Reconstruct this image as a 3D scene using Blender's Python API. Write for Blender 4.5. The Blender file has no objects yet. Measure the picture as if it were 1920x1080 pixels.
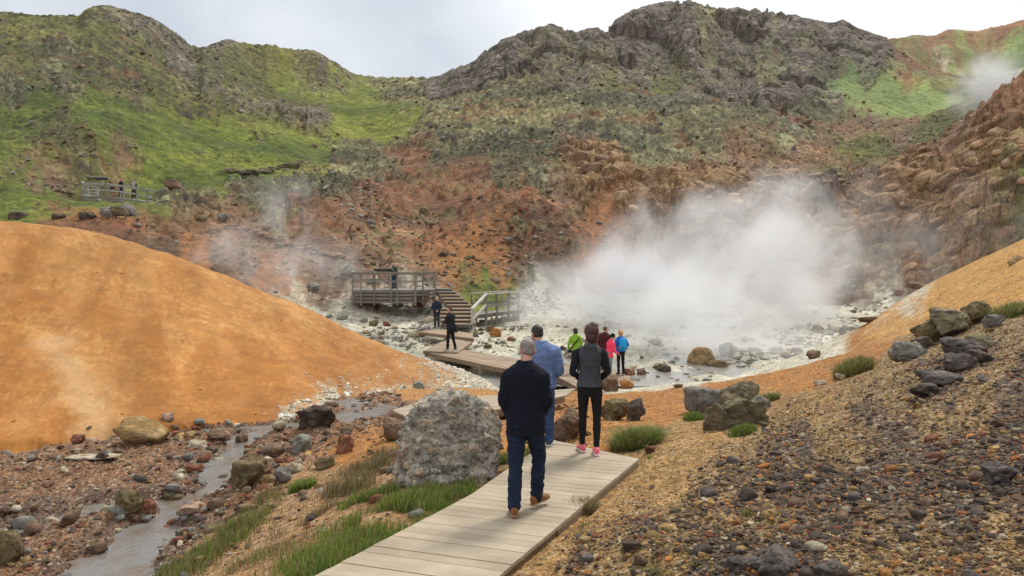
import bpy, math, random
import numpy as np
C = bpy.context.scene
rad = math.radians
random.seed(7); RNG = np.random.default_rng(7)

# ------------------------------------------------------------ camera
F = 1440.0; Y0 = 470.0; CZ = 2.65          # focal length in photo pixels, horizon row, eye height above the boardwalk
cam = bpy.data.cameras.new('camera'); camo = bpy.data.objects.new('camera', cam)
C.collection.objects.link(camo); C.camera = camo
cam.sensor_width = 36.0; cam.lens = 36.0*F/1920.0
camo.location = (0, 0, CZ); camo.rotation_euler = (rad(90), 0, 0)
cam.shift_y = -(540-Y0)/1920.0; cam.clip_end = 3000; cam.clip_start = 0.05

# ------------------------------------------------------------ world and sun
SUN_EL, SUN_AZ = 52, 35
w = bpy.data.worlds.new('World'); C.world = w; w.use_nodes = True
nt = w.node_tree; nt.nodes.clear()
def N_(tree, t, **kw):
    n = tree.nodes.new(t)
    for k, v in kw.items(): setattr(n, k, v)
    return n
def build_world():
    L = nt.links
    out = N_(nt, 'ShaderNodeOutputWorld')
    sky = N_(nt, 'ShaderNodeTexSky', sky_type='NISHITA', sun_disc=False)
    sky.sun_elevation = rad(SUN_EL); sky.sun_rotation = rad(SUN_AZ)
    b1 = N_(nt, 'ShaderNodeBackground'); b1.inputs[1].default_value = 0.12
    L.new(sky.outputs[0], b1.inputs[0])
    tc = N_(nt, 'ShaderNodeTexCoord')
    mp = N_(nt, 'ShaderNodeMapping'); mp.inputs['Scale'].default_value = (1.0, 1.0, 1.5); mp.inputs['Location'].default_value = (0.35, .2, .1)
    L.new(tc.outputs['Generated'], mp.inputs[0])
    no = N_(nt, 'ShaderNodeTexNoise'); no.inputs['Scale'].default_value = 2.6; no.inputs['Detail'].default_value = 5; no.inputs['Roughness'].default_value = .45
    L.new(mp.outputs[0], no.inputs['Vector'])
    # darker blue-grey cloud bank lying to the left of the view
    dp = N_(nt, 'ShaderNodeVectorMath', operation='DOT_PRODUCT')
    L.new(tc.outputs['Generated'], dp.inputs[0])
    d = np.array([(390-960)/F, 1.0, (Y0-20)/F]); d /= np.linalg.norm(d); dp.inputs[1].default_value = tuple(d)
    mr = N_(nt, 'ShaderNodeMapRange'); mr.interpolation_type = 'SMOOTHSTEP'
    mr.inputs[1].default_value = .90; mr.inputs[2].default_value = .995; mr.inputs[3].default_value = 0; mr.inputs[4].default_value = .36
    L.new(dp.outputs['Value'], mr.inputs[0])
    ns = N_(nt, 'ShaderNodeMath', operation='MULTIPLY_ADD'); L.new(no.outputs[0], ns.inputs[0]); ns.inputs[1].default_value = .75; ns.inputs[2].default_value = .13
    ad = N_(nt, 'ShaderNodeMath', operation='SUBTRACT'); L.new(ns.outputs[0], ad.inputs[0]); L.new(mr.outputs[0], ad.inputs[1])
    cr = N_(nt, 'ShaderNodeValToRGB'); e = cr.color_ramp.elements
    e[0].position = .0; e[0].color = (.52, .58, .68, 1)
    e[1].position = .36; e[1].color = (1.16, 1.17, 1.19, 1)
    m = e.new(.12); m.color = (.66, .72, .80, 1)
    L.new(ad.outputs[0], cr.inputs[0])
    b2 = N_(nt, 'ShaderNodeBackground'); b2.inputs[1].default_value = .92
    L.new(cr.outputs[0], b2.inputs[0])
    mx = N_(nt, 'ShaderNodeMixShader'); mx.inputs[0].default_value = .9
    L.new(b1.outputs[0], mx.inputs[1]); L.new(b2.outputs[0], mx.inputs[2]); L.new(mx.outputs[0], out.inputs[0])
build_world()
sl = bpy.data.lights.new('sun', 'SUN'); sl.energy = 3.0; sl.angle = rad(12); sl.color = (1.0, .93, .83)
so = bpy.data.objects.new('sun', sl); C.collection.objects.link(so)
so.rotation_euler = (rad(90-SUN_EL), 0, rad(180-SUN_AZ))
C.view_settings.view_transform = 'Standard'; C.view_settings.look = 'None'
C.view_settings.exposure = 0.0; C.view_settings.gamma = 1.0
C.cycles.volume_bounces = 5; C.cycles.max_bounces = 6; C.cycles.transparent_max_bounces = 12
C.cycles.use_denoising = True

# ------------------------------------------------------------ noise
def _h(ix, iy, iz, seed):
    h = (ix.astype(np.int64)*374761393 + iy.astype(np.int64)*668265263 + iz.astype(np.int64)*1274126177 + seed*9349) & 0xffffffff
    h = ((h ^ (h >> 13))*1274126177) & 0xffffffff
    h = ((h ^ (h >> 16))*2246822519) & 0xffffffff
    return ((h >> 8) & 0xffff)/65535.0
def noise(x, y, z=None, seed=0):
    """value noise, -1..1"""
    x = np.asarray(x, float); y = np.asarray(y, float)
    ix = np.floor(x); iy = np.floor(y); fx = x-ix; fy = y-iy
    fx = fx*fx*fx*(fx*(fx*6-15)+10); fy = fy*fy*fy*(fy*(fy*6-15)+10)
    if z is None:
        o = np.zeros_like(ix)
        a = _h(ix, iy, o, seed); b = _h(ix+1, iy, o, seed); c = _h(ix, iy+1, o, seed); d = _h(ix+1, iy+1, o, seed)
        return ((a+(b-a)*fx)*(1-fy)+(c+(d-c)*fx)*fy)*2-1
    z = np.asarray(z, float); iz = np.floor(z); fz = z-iz; fz = fz*fz*fz*(fz*(fz*6-15)+10)
    r = []
    for k in (0, 1):
        a = _h(ix, iy, iz+k, seed); b = _h(ix+1, iy, iz+k, seed); c = _h(ix, iy+1, iz+k, seed); d = _h(ix+1, iy+1, iz+k, seed)
        r.append((a+(b-a)*fx)*(1-fy)+(c+(d-c)*fx)*fy)
    return (r[0]+(r[1]-r[0])*fz)*2-1
def fbm(x, y, z=None, oct=4, seed=0, gain=.5, lac=2.03):
    s = 0; a = 1; t = 0
    for i in range(oct):
        s = s + a*noise(x, y, z, seed+i*17); t += a; a *= gain
        x = x*lac+3.1; y = y*lac-7.7
        if z is not None: z = z*lac+5.3
    return s/t*1.6
def ridged(x, y, oct=4, seed=0):
    s = 0; a = 1; t = 0
    for i in range(oct):
        s = s+a*(1-np.abs(noise(x, y, None, seed+i*13))*1.8); t += a; a *= .5; x = x*2.1+9.1; y = y*2.1-3.3
    return s/t
def vor2(x, y, seed=0, jit=.9):
    """F1, F2, cell id"""
    ix = np.floor(x); iy = np.floor(y); f1 = np.full(x.shape, 9.); f2 = np.full(x.shape, 9.); cid = np.zeros(x.shape)
    z = np.zeros_like(ix)
    for dx in (-1, 0, 1):
        for dy in (-1, 0, 1):
            cx = ix+dx; cy = iy+dy
            h = _h(cx, cy, z, seed)
            px = cx+.5+(h-.5)*jit; py = cy+.5+(_h(cx, cy, z, seed+5)-.5)*jit
            d = (px-x)**2+(py-y)**2
            near = d < f1
            f2 = np.where(near, f1, np.minimum(f2, d)); cid = np.where(near, h, cid); f1 = np.where(near, d, f1)
    return np.sqrt(f1), np.sqrt(f2), cid
def sstep(a, b, x):
    t = np.clip((x-a)/(b-a), 0, 1); return t*t*(3-2*t)

# ------------------------------------------------------------ terrain: control points
def P(px, py, Y): return ((px-960)/F*Y, Y, CZ-(py-Y0)/F*Y)
def Pz(px, py, z):
    Y = (CZ-z)*F/(py-Y0); return ((px-960)/F*Y, Y, z)

class TPS:
    def __init__(s, pts, vals, reg=1e-3):
        s.p = np.array(pts, float); v = np.array(vals, float); n = len(v)
        K = s.k(s.p, s.p)+np.eye(n)*reg
        Q = np.hstack([np.ones((n, 1)), s.p]); A = np.block([[K, Q], [Q.T, np.zeros((3, 3))]])
        sol = np.linalg.solve(A, np.concatenate([v, np.zeros(3)])); s.w = sol[:n]; s.a = sol[n:]
    def k(s, a, b):
        d = ((a[:, None, :]-b[None, :, :])**2).sum(2); return .5*d*np.log(d+1e-9)
    def __call__(s, x, y):
        sh = np.shape(x); q = np.stack([np.ravel(x), np.ravel(y)], 1); out = np.empty(len(q))
        for i in range(0, len(q), 20000):
            c = q[i:i+20000]; out[i:i+20000] = s.k(c, s.p)@s.w+s.a[0]+c@s.a[1:]
        return out.reshape(sh)

BACK = [ # px, py, distance
 (560,572,46),(420,530,46),(300,480,48),(200,430,50),(60,425,52),(-200,420,52),(660,568,47),(750,560,50),(820,548,50),(900,560,50),(980,565,52),
 (1060,560,58),(1180,545,64),(1300,530,66),(1420,520,64),(1550,515,58),(1660,525,54),(1760,515,52),(1850,480,50),(1980,450,48),(2200,420,46),
 (600,660,36),(900,685,34),(1100,740,29),(1300,745,30),(1500,680,38),(1000,645,44),(1200,640,46),(1400,635,46),(1600,625,44),(1800,610,42),(300,640,36),(1300,590,56),(1500,590,50),(1100,600,52),(950,610,46),
 (0,385,57),(100,392,58),(150,385,61),(300,388,61),(330,360,66),(155,384,63.8),(225,386,63.8),(300,386,64.6),(160,368,68),(230,368,68),(300,376,68.5),(400,335,76),(550,312,84),(450,400,60),(600,450,54),(700,400,64),(700,470,54),(60,350,62),(-250,380,60),
 (0,300,70),(0,200,88),(0,100,110),(-300,250,80),(-300,100,110),(150,250,78),(150,150,102),(300,250,88),(300,150,114),(180,330,66),
 (330,90,138),(380,150,128),(450,185,125),(520,205,122),(600,230,118),(400,250,98),(550,180,150),(500,250,104),(480,120,172),(600,150,178),(700,250,118),(650,300,96),(730,200,150),(700,165,195),
 (850,500,56),(900,440,63),(800,400,68),(950,380,70),(1000,350,76),(850,300,88),(800,220,118),(950,250,104),(1100,280,88),(1100,200,112),(1000,150,140),(850,170,165),(1100,130,145),
 (1000,480,62),(1100,400,70),(1200,440,66),(1200,350,74),(1300,380,70),(1400,420,66),(1100,470,64),
 (1250,90,168),(1400,90,172),(1550,100,172),(1640,140,165),(1250,180,128),(1400,190,128),(1500,220,118),(1400,250,98),(1400,330,78),(1250,260,94),(1550,290,96),(1300,310,82),
 (1600,190,140),(1560,160,150),(1700,220,140),(1650,260,112),(1750,130,230),(1850,110,240),(1750,180,160),(1850,180,130),(1700,300,98),(1800,260,88),
 (1960,155,62),(1920,170,62),(1860,205,64),(1800,245,66),(1700,308,70),(1600,352,70),(1500,405,66),(2200,60,62),
 (1800,350,57),(1920,300,54),(1650,430,58),(1800,430,53),(1500,460,60),(1900,400,51),(2200,250,52),
]
SKY = [(-500,20),(0,20),(60,27),(150,28),(165,12),(205,9),(245,20),(270,26),(300,40),(330,60),(365,86),(380,87),(400,81),(425,72),(450,78),(490,84),(495,79),(500,85),(508,79),(516,86),(560,93),(585,92),(600,98),(625,112),(650,130),(665,138),(700,143),(790,144),(825,144),(850,130),(890,117),(900,108),(915,94),(950,72),(985,58),(1010,54),(1030,43),(1060,54),(1085,62),(1090,55),(1105,52),(1140,55),(1150,40),(1190,18),(1240,4),(1290,0),(1330,10),(1368,19),(1375,11),(1395,20),(1410,17),(1450,20),(1500,31),(1560,44),(1578,34),(1600,49),(1640,64),(1680,73),(1715,64),(1750,67),(1780,54),(1830,58),(1860,50),(1890,45),(1920,35),(2400,-10)]
SKYD = [(-500,130),(0,130),(165,142),(245,142),(330,145),(372,150),(380,178),(500,185),(625,190),(700,215),(825,215),(900,185),(1030,172),(1290,190),(1500,195),(1640,192),(1690,290),(1920,300),(2400,260)]
skx, sky_ = np.array(SKY, float).T; sdx, sdy = np.array(SKYD, float).T
pts = []; vals = []
for px, py, Y in BACK:
    pts.append(((px-960)/F*3, math.log(Y)*2)); vals.append((Y0-py)/F)
for px in list(range(-400, 2400, 90)):
    Y = float(np.interp(px, sdx, sdy)); py = float(np.interp(px, skx, sky_))
    pts.append(((px-960)/F*3, math.log(Y)*2)); vals.append((Y0-py)/F)
    pts.append(((px-960)/F*3, math.log(Y*1.3)*2)); vals.append((Y0-py)/F*.66)
    pts.append(((px-960)/F*3, math.log(Y*2.2)*2)); vals.append((Y0-py)/F*.25)
T_A = TPS(pts, vals, 2e-3)

NEAR = [Pz(700,950,-.3),Pz(560,960,-.62),Pz(450,1000,-.85),Pz(400,900,-1.12),Pz(250,1040,-1.12),Pz(0,1000,-1.1),Pz(650,800,-1.15),Pz(100,900,-1.02),Pz(0,870,-1.12),
 Pz(300,830,-1.12),Pz(520,800,-1.15),Pz(-300,900,-1.1),Pz(780,905,-.32),Pz(640,880,-.75),Pz(730,800,-.9),Pz(950,780,-.78),Pz(850,780,-.95),Pz(600,1080,-.2),Pz(480,1080,-.6),Pz(350,1080,-.95),
 Pz(800,1000,-.25),Pz(900,1000,-.25),Pz(1050,900,-.25),Pz(1120,860,-.22),Pz(950,870,-.2),
 P(1300,780,14),P(1400,740,16),P(1210,900,8.9),P(1110,1000,6.9),P(1010,1080,6.2),P(1200,1080,5.8),P(1500,1080,5.2),P(1920,1080,4.4),P(1920,900,6),P(1920,750,8.4),P(1920,650,11),P(1910,590,14),
 P(1700,900,7),P(1700,750,10),P(1700,680,12.5),P(1500,900,7.8),P(1500,800,10.5),P(1500,740,13.5),P(1640,690,15),P(1850,590,15.5),P(1300,850,9.8),P(1200,840,10.6),P(1100,800,12.6),P(1210,740,20),Pz(1050,760,-.95),
 P(1280,718,27),P(1120,735,24),P(1400,708,27),P(1550,672,26),P(1700,620,25),P(1850,545,24),P(1920,515,23),P(1920,450,32),P(1830,495,34),P(1740,540,36),P(1640,600,36),P(1500,668,32),P(1400,698,30),
 P(2200,330,32),P(2200,480,20),P(2300,600,12),
 (0,0,.9),(-4,0,.4),(4,0,1.8),(0,-4,1.1),(-1,3,.0),(-1.2,4.5,-.25),(1.5,3.5,.62),(-5,3,-.6),(8,3,2.2),(-9,4,-1.0),(0.3,4.8,-.05)]
def behind(px, py, Y, dy, dz):
    x, y, z = P(px, py, Y); return (x*(1+dy/Y), y+dy, z-dz)
NEAR += [behind(1920,450,32,8,5),behind(1830,495,34,8,5),behind(1740,540,36,7,4),behind(1640,600,36,7,3),behind(1500,668,32,6,2.2),behind(1400,698,30,6,2),behind(1280,718,27,6,1.6),behind(1120,735,24,8,1.8),behind(2200,330,32,8,5),
         Pz(900,730,-1.62),Pz(1000,735,-1.5),Pz(800,762,-1.12),Pz(850,748,-1.2),Pz(740,778,-1.16),Pz(890,760,-1.0),(-8,24,-1.5),(-14,20,-1.4),(-3,28,-2.4),(0,32,-3),(-12,32,-3),(-20,14,-1.1),(4,34,-4),(12,44,-5),(22,50,-6)]
T_N = TPS([p[:2] for p in NEAR], [p[2] for p in NEAR], 1e-3)

MOUND = [P(-250,400,26),P(0,415,28),P(100,424,28.5),P(200,440,29),P(330,482,30),P(440,527,30.5),P(560,572,31),P(660,620,31),P(760,663,30),P(830,682,29),P(880,700,28),
 Pz(-300,860,-1.2),Pz(0,852,-1.15),Pz(200,822,-1.15),Pz(400,802,-1.18),Pz(560,792,-1.22),Pz(640,768,-1.35),Pz(740,742,-1.45),Pz(840,722,-1.65),Pz(900,718,-1.8),
 P(0,600,20.6),P(200,620,21),P(400,660,21.5),P(600,690,23),P(0,500,24),P(250,520,25.5),P(450,590,26),P(650,665,27),P(0,720,17),P(300,740,18),P(500,735,19.8),
 behind(0,415,28,8,3),behind(200,440,29,7,3),behind(440,527,30.5,7,3),behind(660,620,31,6,2.2),behind(830,682,29,6,1.8),behind(-250,400,26,8,3),
 (-10,12,-2.4),(-5,14,-2.4),(-2,19,-2.6),(0,24,-2.8),(1,29,-3.2),(-16,12,-2.4)]
T_M = TPS([p[:2] for p in MOUND], [p[2] for p in MOUND], 1e-3)

# stream channels, world xy polylines
def line_z(pts, z): return [Pz(a, b, z)[:2] for a, b in pts]
CHAN = [(line_z([(860,742),(760,760),(690,778),(600,790),(520,803),(455,822),(432,850),(395,880),(405,915),(330,955),(270,1000),(200,1050),(120,1100)], -1.2), .34),
        (line_z([(-200,1050),(0,1005),(80,982),(180,958),(270,948),(340,940)], -1.2), .34),
        (line_z([(-300,900),(0,856),(110,842),(210,824),(300,812),(420,806),(520,800)], -1.2), .26),
        (line_z([(300,1000),(250,1060),(200,1120)], -1.2), .45)]
WATER_Z = -1.20
def dist_poly(x, y, poly):
    d = np.full(np.shape(x), 1e9)
    for (ax, ay), (bx, by) in zip(poly[:-1], poly[1:]):
        vx, vy = bx-ax, by-ay; t = np.clip(((x-ax)*vx+(y-ay)*vy)/(vx*vx+vy*vy+1e-9), 0, 1)
        d = np.minimum(d, np.hypot(x-ax-t*vx, y-ay-t*vy))
    return d
def smax(a, b, k):
    h = np.clip(.5+.5*(a-b)/k, 0, 1); return b*(1-h)+a*h+k*h*(1-h)

def base_height(x, y):
    """returns z and component (0 far hills, 1 mud floor, 2 near ground, 3 mound)"""
    yy = np.maximum(y, 20.); u = x/yy
    a = T_A(u*3, np.log(yy)*2)*yy+CZ
    a = np.where(y < 30, np.minimum(a, -2.6-(30-y)*.3), a)
    f = -2.12+.040*np.maximum(0, y-28)+.10*fbm(x*.25, y*.25, oct=4, seed=3)+.05*ridged(x*.9, y*.9, 3, 8)+.26*(ridged(x*.22+.1*y, y*.30, 4, 18)-.6)
    f = f-np.maximum(0, y-66)*.5-np.maximum(0, 24-y)*.4
    n = T_N(np.clip(x, -30, 30), np.minimum(y, 50))-np.maximum(0, y-50)
    n = np.where(y > 40, np.minimum(n, -3), n)
    m = T_M(np.clip(x, -32, 6), np.clip(y, 6, 44))-np.maximum(0, y-44)
    m = m-np.maximum(0, x-1)*1.5-np.maximum(0, 12-y)*.5
    comp = np.argmax(np.stack([a, f, n, m]), 0)
    z = smax(smax(smax(a, f, .25), n, .12), m, .12)
    return z, comp

# grid: fan with its apex behind the camera
NC, NR = 900, 1020
cu = np.concatenate([np.linspace(-1.25, -.70, 60, endpoint=False), np.linspace(-.70, .70, NC-120), np.linspace(.70, 1.25, 61)[1:]]); NC = len(cu)
def ygrid():
    segs = [(-3, 2.5, 16), (2.5, 14, 200), (14, 40, 170), (40, 120, 330), (120, 215, 210), (215, 330, 74), (330, 700, 20)]
    out = []
    for a, b, n in segs:
        if a <= 0: out.append(np.linspace(a, b, n, endpoint=False))
        else: out.append(np.exp(np.linspace(math.log(a), math.log(b), n, endpoint=False)))
    return np.concatenate(out)
ry = ygrid(); NR = len(ry)
def xw(u, y): return u*(y+3.5)
GY = np.repeat(ry[:, None], NC, 1); GX = xw(cu[None, :], GY)
GZ, GC = base_height(GX, GY)
def sample(grid, x, y):
    x = np.asarray(x, float); y = np.asarray(y, float)
    u = x/(y+3.5); fi = np.interp(y, ry, np.arange(NR)); fj = np.interp(u, cu, np.arange(NC))
    i = np.clip(fi.astype(int), 0, NR-2); j = np.clip(fj.astype(int), 0, NC-2); a = fi-i; b = fj-j
    return (grid[i, j]*(1-b)+grid[i, j+1]*b)*(1-a)+(grid[i+1, j]*(1-b)+grid[i+1, j+1]*b)*a
_my = np.exp(np.linspace(math.log(3), math.log(500), 4000))
def hit(px, py, comp_grid=None):
    """the ground point seen at a photo pixel"""
    x = (px-960)/F*_my; z = CZ-(py-Y0)/F*_my; h = sample(GZ, x, _my)
    k = np.nonzero(z <= h)[0]
    if not len(k): return None
    k = k[0]; return (x[k], _my[k], h[k])

# ------------------------------------------------------------ ground cover kinds
S_BACK = '''olv 30 50,130 50,220 60,250 75,290 100,340 120,330 150,370 175,310 110,420 205,470 220,400 120,440 150,500 175,540 190,560 135,600 140,160 70,190 90,1000 95,1060 115,1160 130,1260 150,420 105,480 125,200 90,290 95,150 290,60 150,240 160,600 335,560 130,330 180,110 230,980 530,870 530,1600 300,1650 270,1750 250,1800 150,1850 180,1900 385,1560 335,1250 160,60 90
gry 100 110,260 55,300 78,355 100,400 155,450 170,560 220,600 120,1010 90,1070 90,1120 120,1300 160,1380 165,1450 140,1560 120,1230 110,1340 90,1420 90,20 150,750 180,790 240,720 320,850 270,900 200,950 150,860 190,1000 120,1000 200,1100 170,1200 190,1150 250,900 260,950 300,1050 250,1000 320,330 380,470 355,560 350,650 300,700 290,1250 290,1350 270,1450 270,1300 230,1400 225,1480 250,1550 215,1100 230,1200 230,1250 220,820 300,690 340,620 370,250 150,1050 200,780 200,850 230,1350 210,1150 210,500 370
grn 0 230,80 210,50 290,130 340,250 230,330 235,450 260,550 260,540 160,600 185,660 170,690 190,650 230,700 210,300 300,400 300,500 300,380 330,20 365,20 400,100 385,200 395,260 350,160 385,600 270,480 220,290 395,900 548,960 545,200 250,350 280,730 230,750 210
grf 1560 165,1630 185,1700 195,1680 170,1750 175,1740 90,1850 95,1800 100,1850 130,1600 150,1670 205,1900 110
rck 170 17,205 15,235 24,275 42,300 56,335 72,380 140,420 172,470 196,530 206,580 106,630 128,200 30,850 145,890 125,920 110,960 85,1030 60,1000 80,1100 80,1080 110,1150 60,1200 40,1250 25,1200 90,1300 60,1300 100,1400 60,1400 110,1500 60,1500 110,1550 90,1600 80,1620 120,1660 140,1500 150,1400 150,1330 140,1250 130,1350 180,1450 185,1520 180,1280 190,1060 130,1100 100,1160 120,960 110,580 225,1640 100,400 90,1080 260,1540 380
brn 700 525,770 525,640 530,600 515,800 528,620 545,720 515,60 330,110 325,300 455,440 480,500 420,560 450,600 500,650 480,650 420,1050 360,750 450,1050 480,1200 440,1500 310,1450 330,1600 225,1690 245,1600 335,1850 450,1700 500,1600 500,1800 490,1460 300,700 440,420 440,350 430,240 300,1380 300,1250 420,1550 300,1620 245,800 430,1900 460
red 1700 122,1745 117,1800 117,1720 140,1780 138,1830 112,110 420,200 428,300 420,30 420,170 330,800 325,760 300,700 380,760 390,850 380,900 340,950 400,850 440,1000 430,800 480,1130 420,1010 480,1850 240,1890 215,1800 280,1750 65,1850 60,1920 50,1700 85,1720 110,1720 490,680 500,1300 310,1060 430,620 400,870 330,920 410,730 360,1680 120,1760 300
rdo 830 515,900 480,860 505,940 470,1150 450,1120 470,1180 420,350 465,540 500,920 510,1090 430,960 440
tan 1100 290,1150 330,1190 370,1200 400,1250 330,1320 340,1400 350,1300 390,1350 370,1250 380,1500 400,1450 430,1500 450,1550 400,1550 450,1600 400,1650 400,1620 450,1700 350,1700 400,1700 450,1750 320,1750 370,1780 420,1850 300,1850 350,1900 270,1900 330,1850 400,1650 480,1750 470,1500 490,1120 310,1080 280,1440 370
wht 1758 128'''
S_FLOOR = '''wht 600 585,680 590,560 560,720 600,960 610,1030 620,1300 690,1400 680,1450 640,1560 630,1500 660,1600 600,1700 560,1250 705,1350 700,900 650,1650 580,930 640,640 575,830 620,760 600,1740 550,1380 700,1480 675,1120 650
mud 650 555,750 640,700 620,900 620,1000 590,1000 560,1100 580,1150 620,1200 650,1050 670,1200 700,1300 600,1400 600,1500 600,850 600,780 570,1240 690,880 665,980 660,1180 670,1300 650,620 600'''
S_NEAR = '''bed 50 880,150 900,120 940,250 850,300 870,450 850,600 830,300 920,350 900,200 930,50 960,40 920,150 1000,30 1050,500 840,550 830,680 800,620 800,380 850,500 900,450 900,180 870,250 900,380 960,300 970,550 860,740 790
drt 480 960,600 900,550 940,550 1000,620 940,500 1020,460 1070,580 1070,600 970,520 930,700 900,400 1040,740 870,650 900,560 900,850 960
org 950 790,1000 770,1100 780,1200 750,1150 810,1300 735,1250 780,1320 760,1350 730,1450 710,1500 705,1600 670,1540 690,700 830,660 860,720 810,640 840,750 830,900 780,1620 650,1240 740,1080 740,1050 720,1170 770,1400 720
ylw 1700 620,1750 595,1850 535,1900 480,1800 540,1850 500,1920 510,1760 570,1680 610,1830 560,1900 540
gro 1200 860,1250 850,1300 830,1200 920,1150 960,1100 1000,1050 1040,1000 1080,1400 780,1350 800,1250 900,1120 1040,1080 1000,1450 760,1380 760,1300 870,1180 900,1550 740
grv 1400 850,1500 770,1600 720,1550 760,1650 760,1600 820,1350 900,1700 720,1850 780,1900 650,1800 650,1850 700,1550 850,1200 1040,1450 960,1600 1020,1750 1050,1900 1020,1350 970,1450 800,1250 970,1750 780,1700 660,1870 620,1780 620,1150 1060,1650 1050
blk 1480 830,1400 880,1350 920,1500 880,1440 930,1600 880,1650 810,1700 850,1800 870,1900 870,1550 930,1700 930,1620 770,1720 730,1800 720,1850 660,1800 690,1650 950,1800 980,1900 940,1500 1000,1350 1040,1200 1000,1100 1075,1570 970,1900 730,1300 960,1880 800
orp 862 728,895 720,880 742,840 748
wht 950 728,1000 728,1280 722,1170 728,1230 724,1420 703,1560 668,1700 598'''
S_MOUND = '''org 50 700,150 600,250 700,400 650,500 700,350 550,600 700,700 690,800 700,100 780,300 780,450 750,250 600,550 650,50 500,650 720,0 600,200 800,0 800,380 770,740 700,550 740,640 650,80 560
orp 100 450,250 480,300 500,400 540,500 570,450 600,600 620,700 660,0 430,150 480,380 530,200 450,350 600,180 760,150 700,100 640,170 800,500 600,780 690
wht 640 768,690 755,740 743,790 728,840 715,880 705,860 690,830 682,600 782,760 745,900 712,715 748'''
KINDS = ['olv','gry','grn','grf','rck','brn','red','rdo','tan','wht','mud','bed','drt','org','orp','ylw','gro','grv','blk']
def parse(s):
    r = []
    for ln in s.split('\n'):
        k, rest = ln.split(' ', 1)
        for q in rest.split(','):
            a, b = q.split(); h = hit(float(a), float(b))
            if h is not None: r.append((h[0]/max(h[1], 3)*F, math.log(max(h[1], 3))*380, KINDS.index(k)))
    return np.array(r, np.float32)
def kind_weights(x, y, samples, sig, warp):
    yy = np.maximum(y, 3.0); p = (x/yy*F); q = np.log(yy)*380
    w1 = fbm(p/60, q/60, oct=4, seed=21)*warp; w2 = fbm(p/60+50, q/60, oct=4, seed=31)*warp
    p = (p+w1).astype(np.float32); q = (q+w2).astype(np.float32)
    W = np.zeros((len(p), len(KINDS)), np.float32)
    for i in range(0, len(p), 40000):
        d = (p[i:i+40000, None]-samples[None, :, 0])**2+(q[i:i+40000, None]-samples[None, :, 1])**2
        d -= d.min(1, keepdims=True); e = np.exp(-d/(2*sig*sig))
        for k in range(len(KINDS)):
            m = samples[:, 2] == k
            if m.any(): W[i:i+40000, k] = e[:, m].sum(1)
    for k in range(len(KINDS)):
        W[:, k] *= np.exp(1.5*fbm(p/17+k*13.1, q/17-k*7.7, oct=4, seed=300+k, gain=.7)).astype(np.float32)
    W = W**1.5; W /= W.sum(1, keepdims=True); return W
def all_weights():
    X = GX.ravel(); Y = GY.ravel(); c = GC.ravel(); W = np.zeros((len(X), len(KINDS)), np.float32)
    for comp, s, sig, warp in ((0, S_BACK+'\n'+S_FLOOR, 22, 26), (1, S_FLOOR, 22, 30), (2, S_NEAR, 24, 26), (3, S_MOUND, 26, 22)):
        m = c == comp
        if m.any(): W[m] = kind_weights(X[m], Y[m], parse(s), sig, warp)
    return W.reshape(NR, NC, len(KINDS))
GW = all_weights()
def wk(*names): return sum(GW[:, :, KINDS.index(n)] for n in names)

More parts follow.
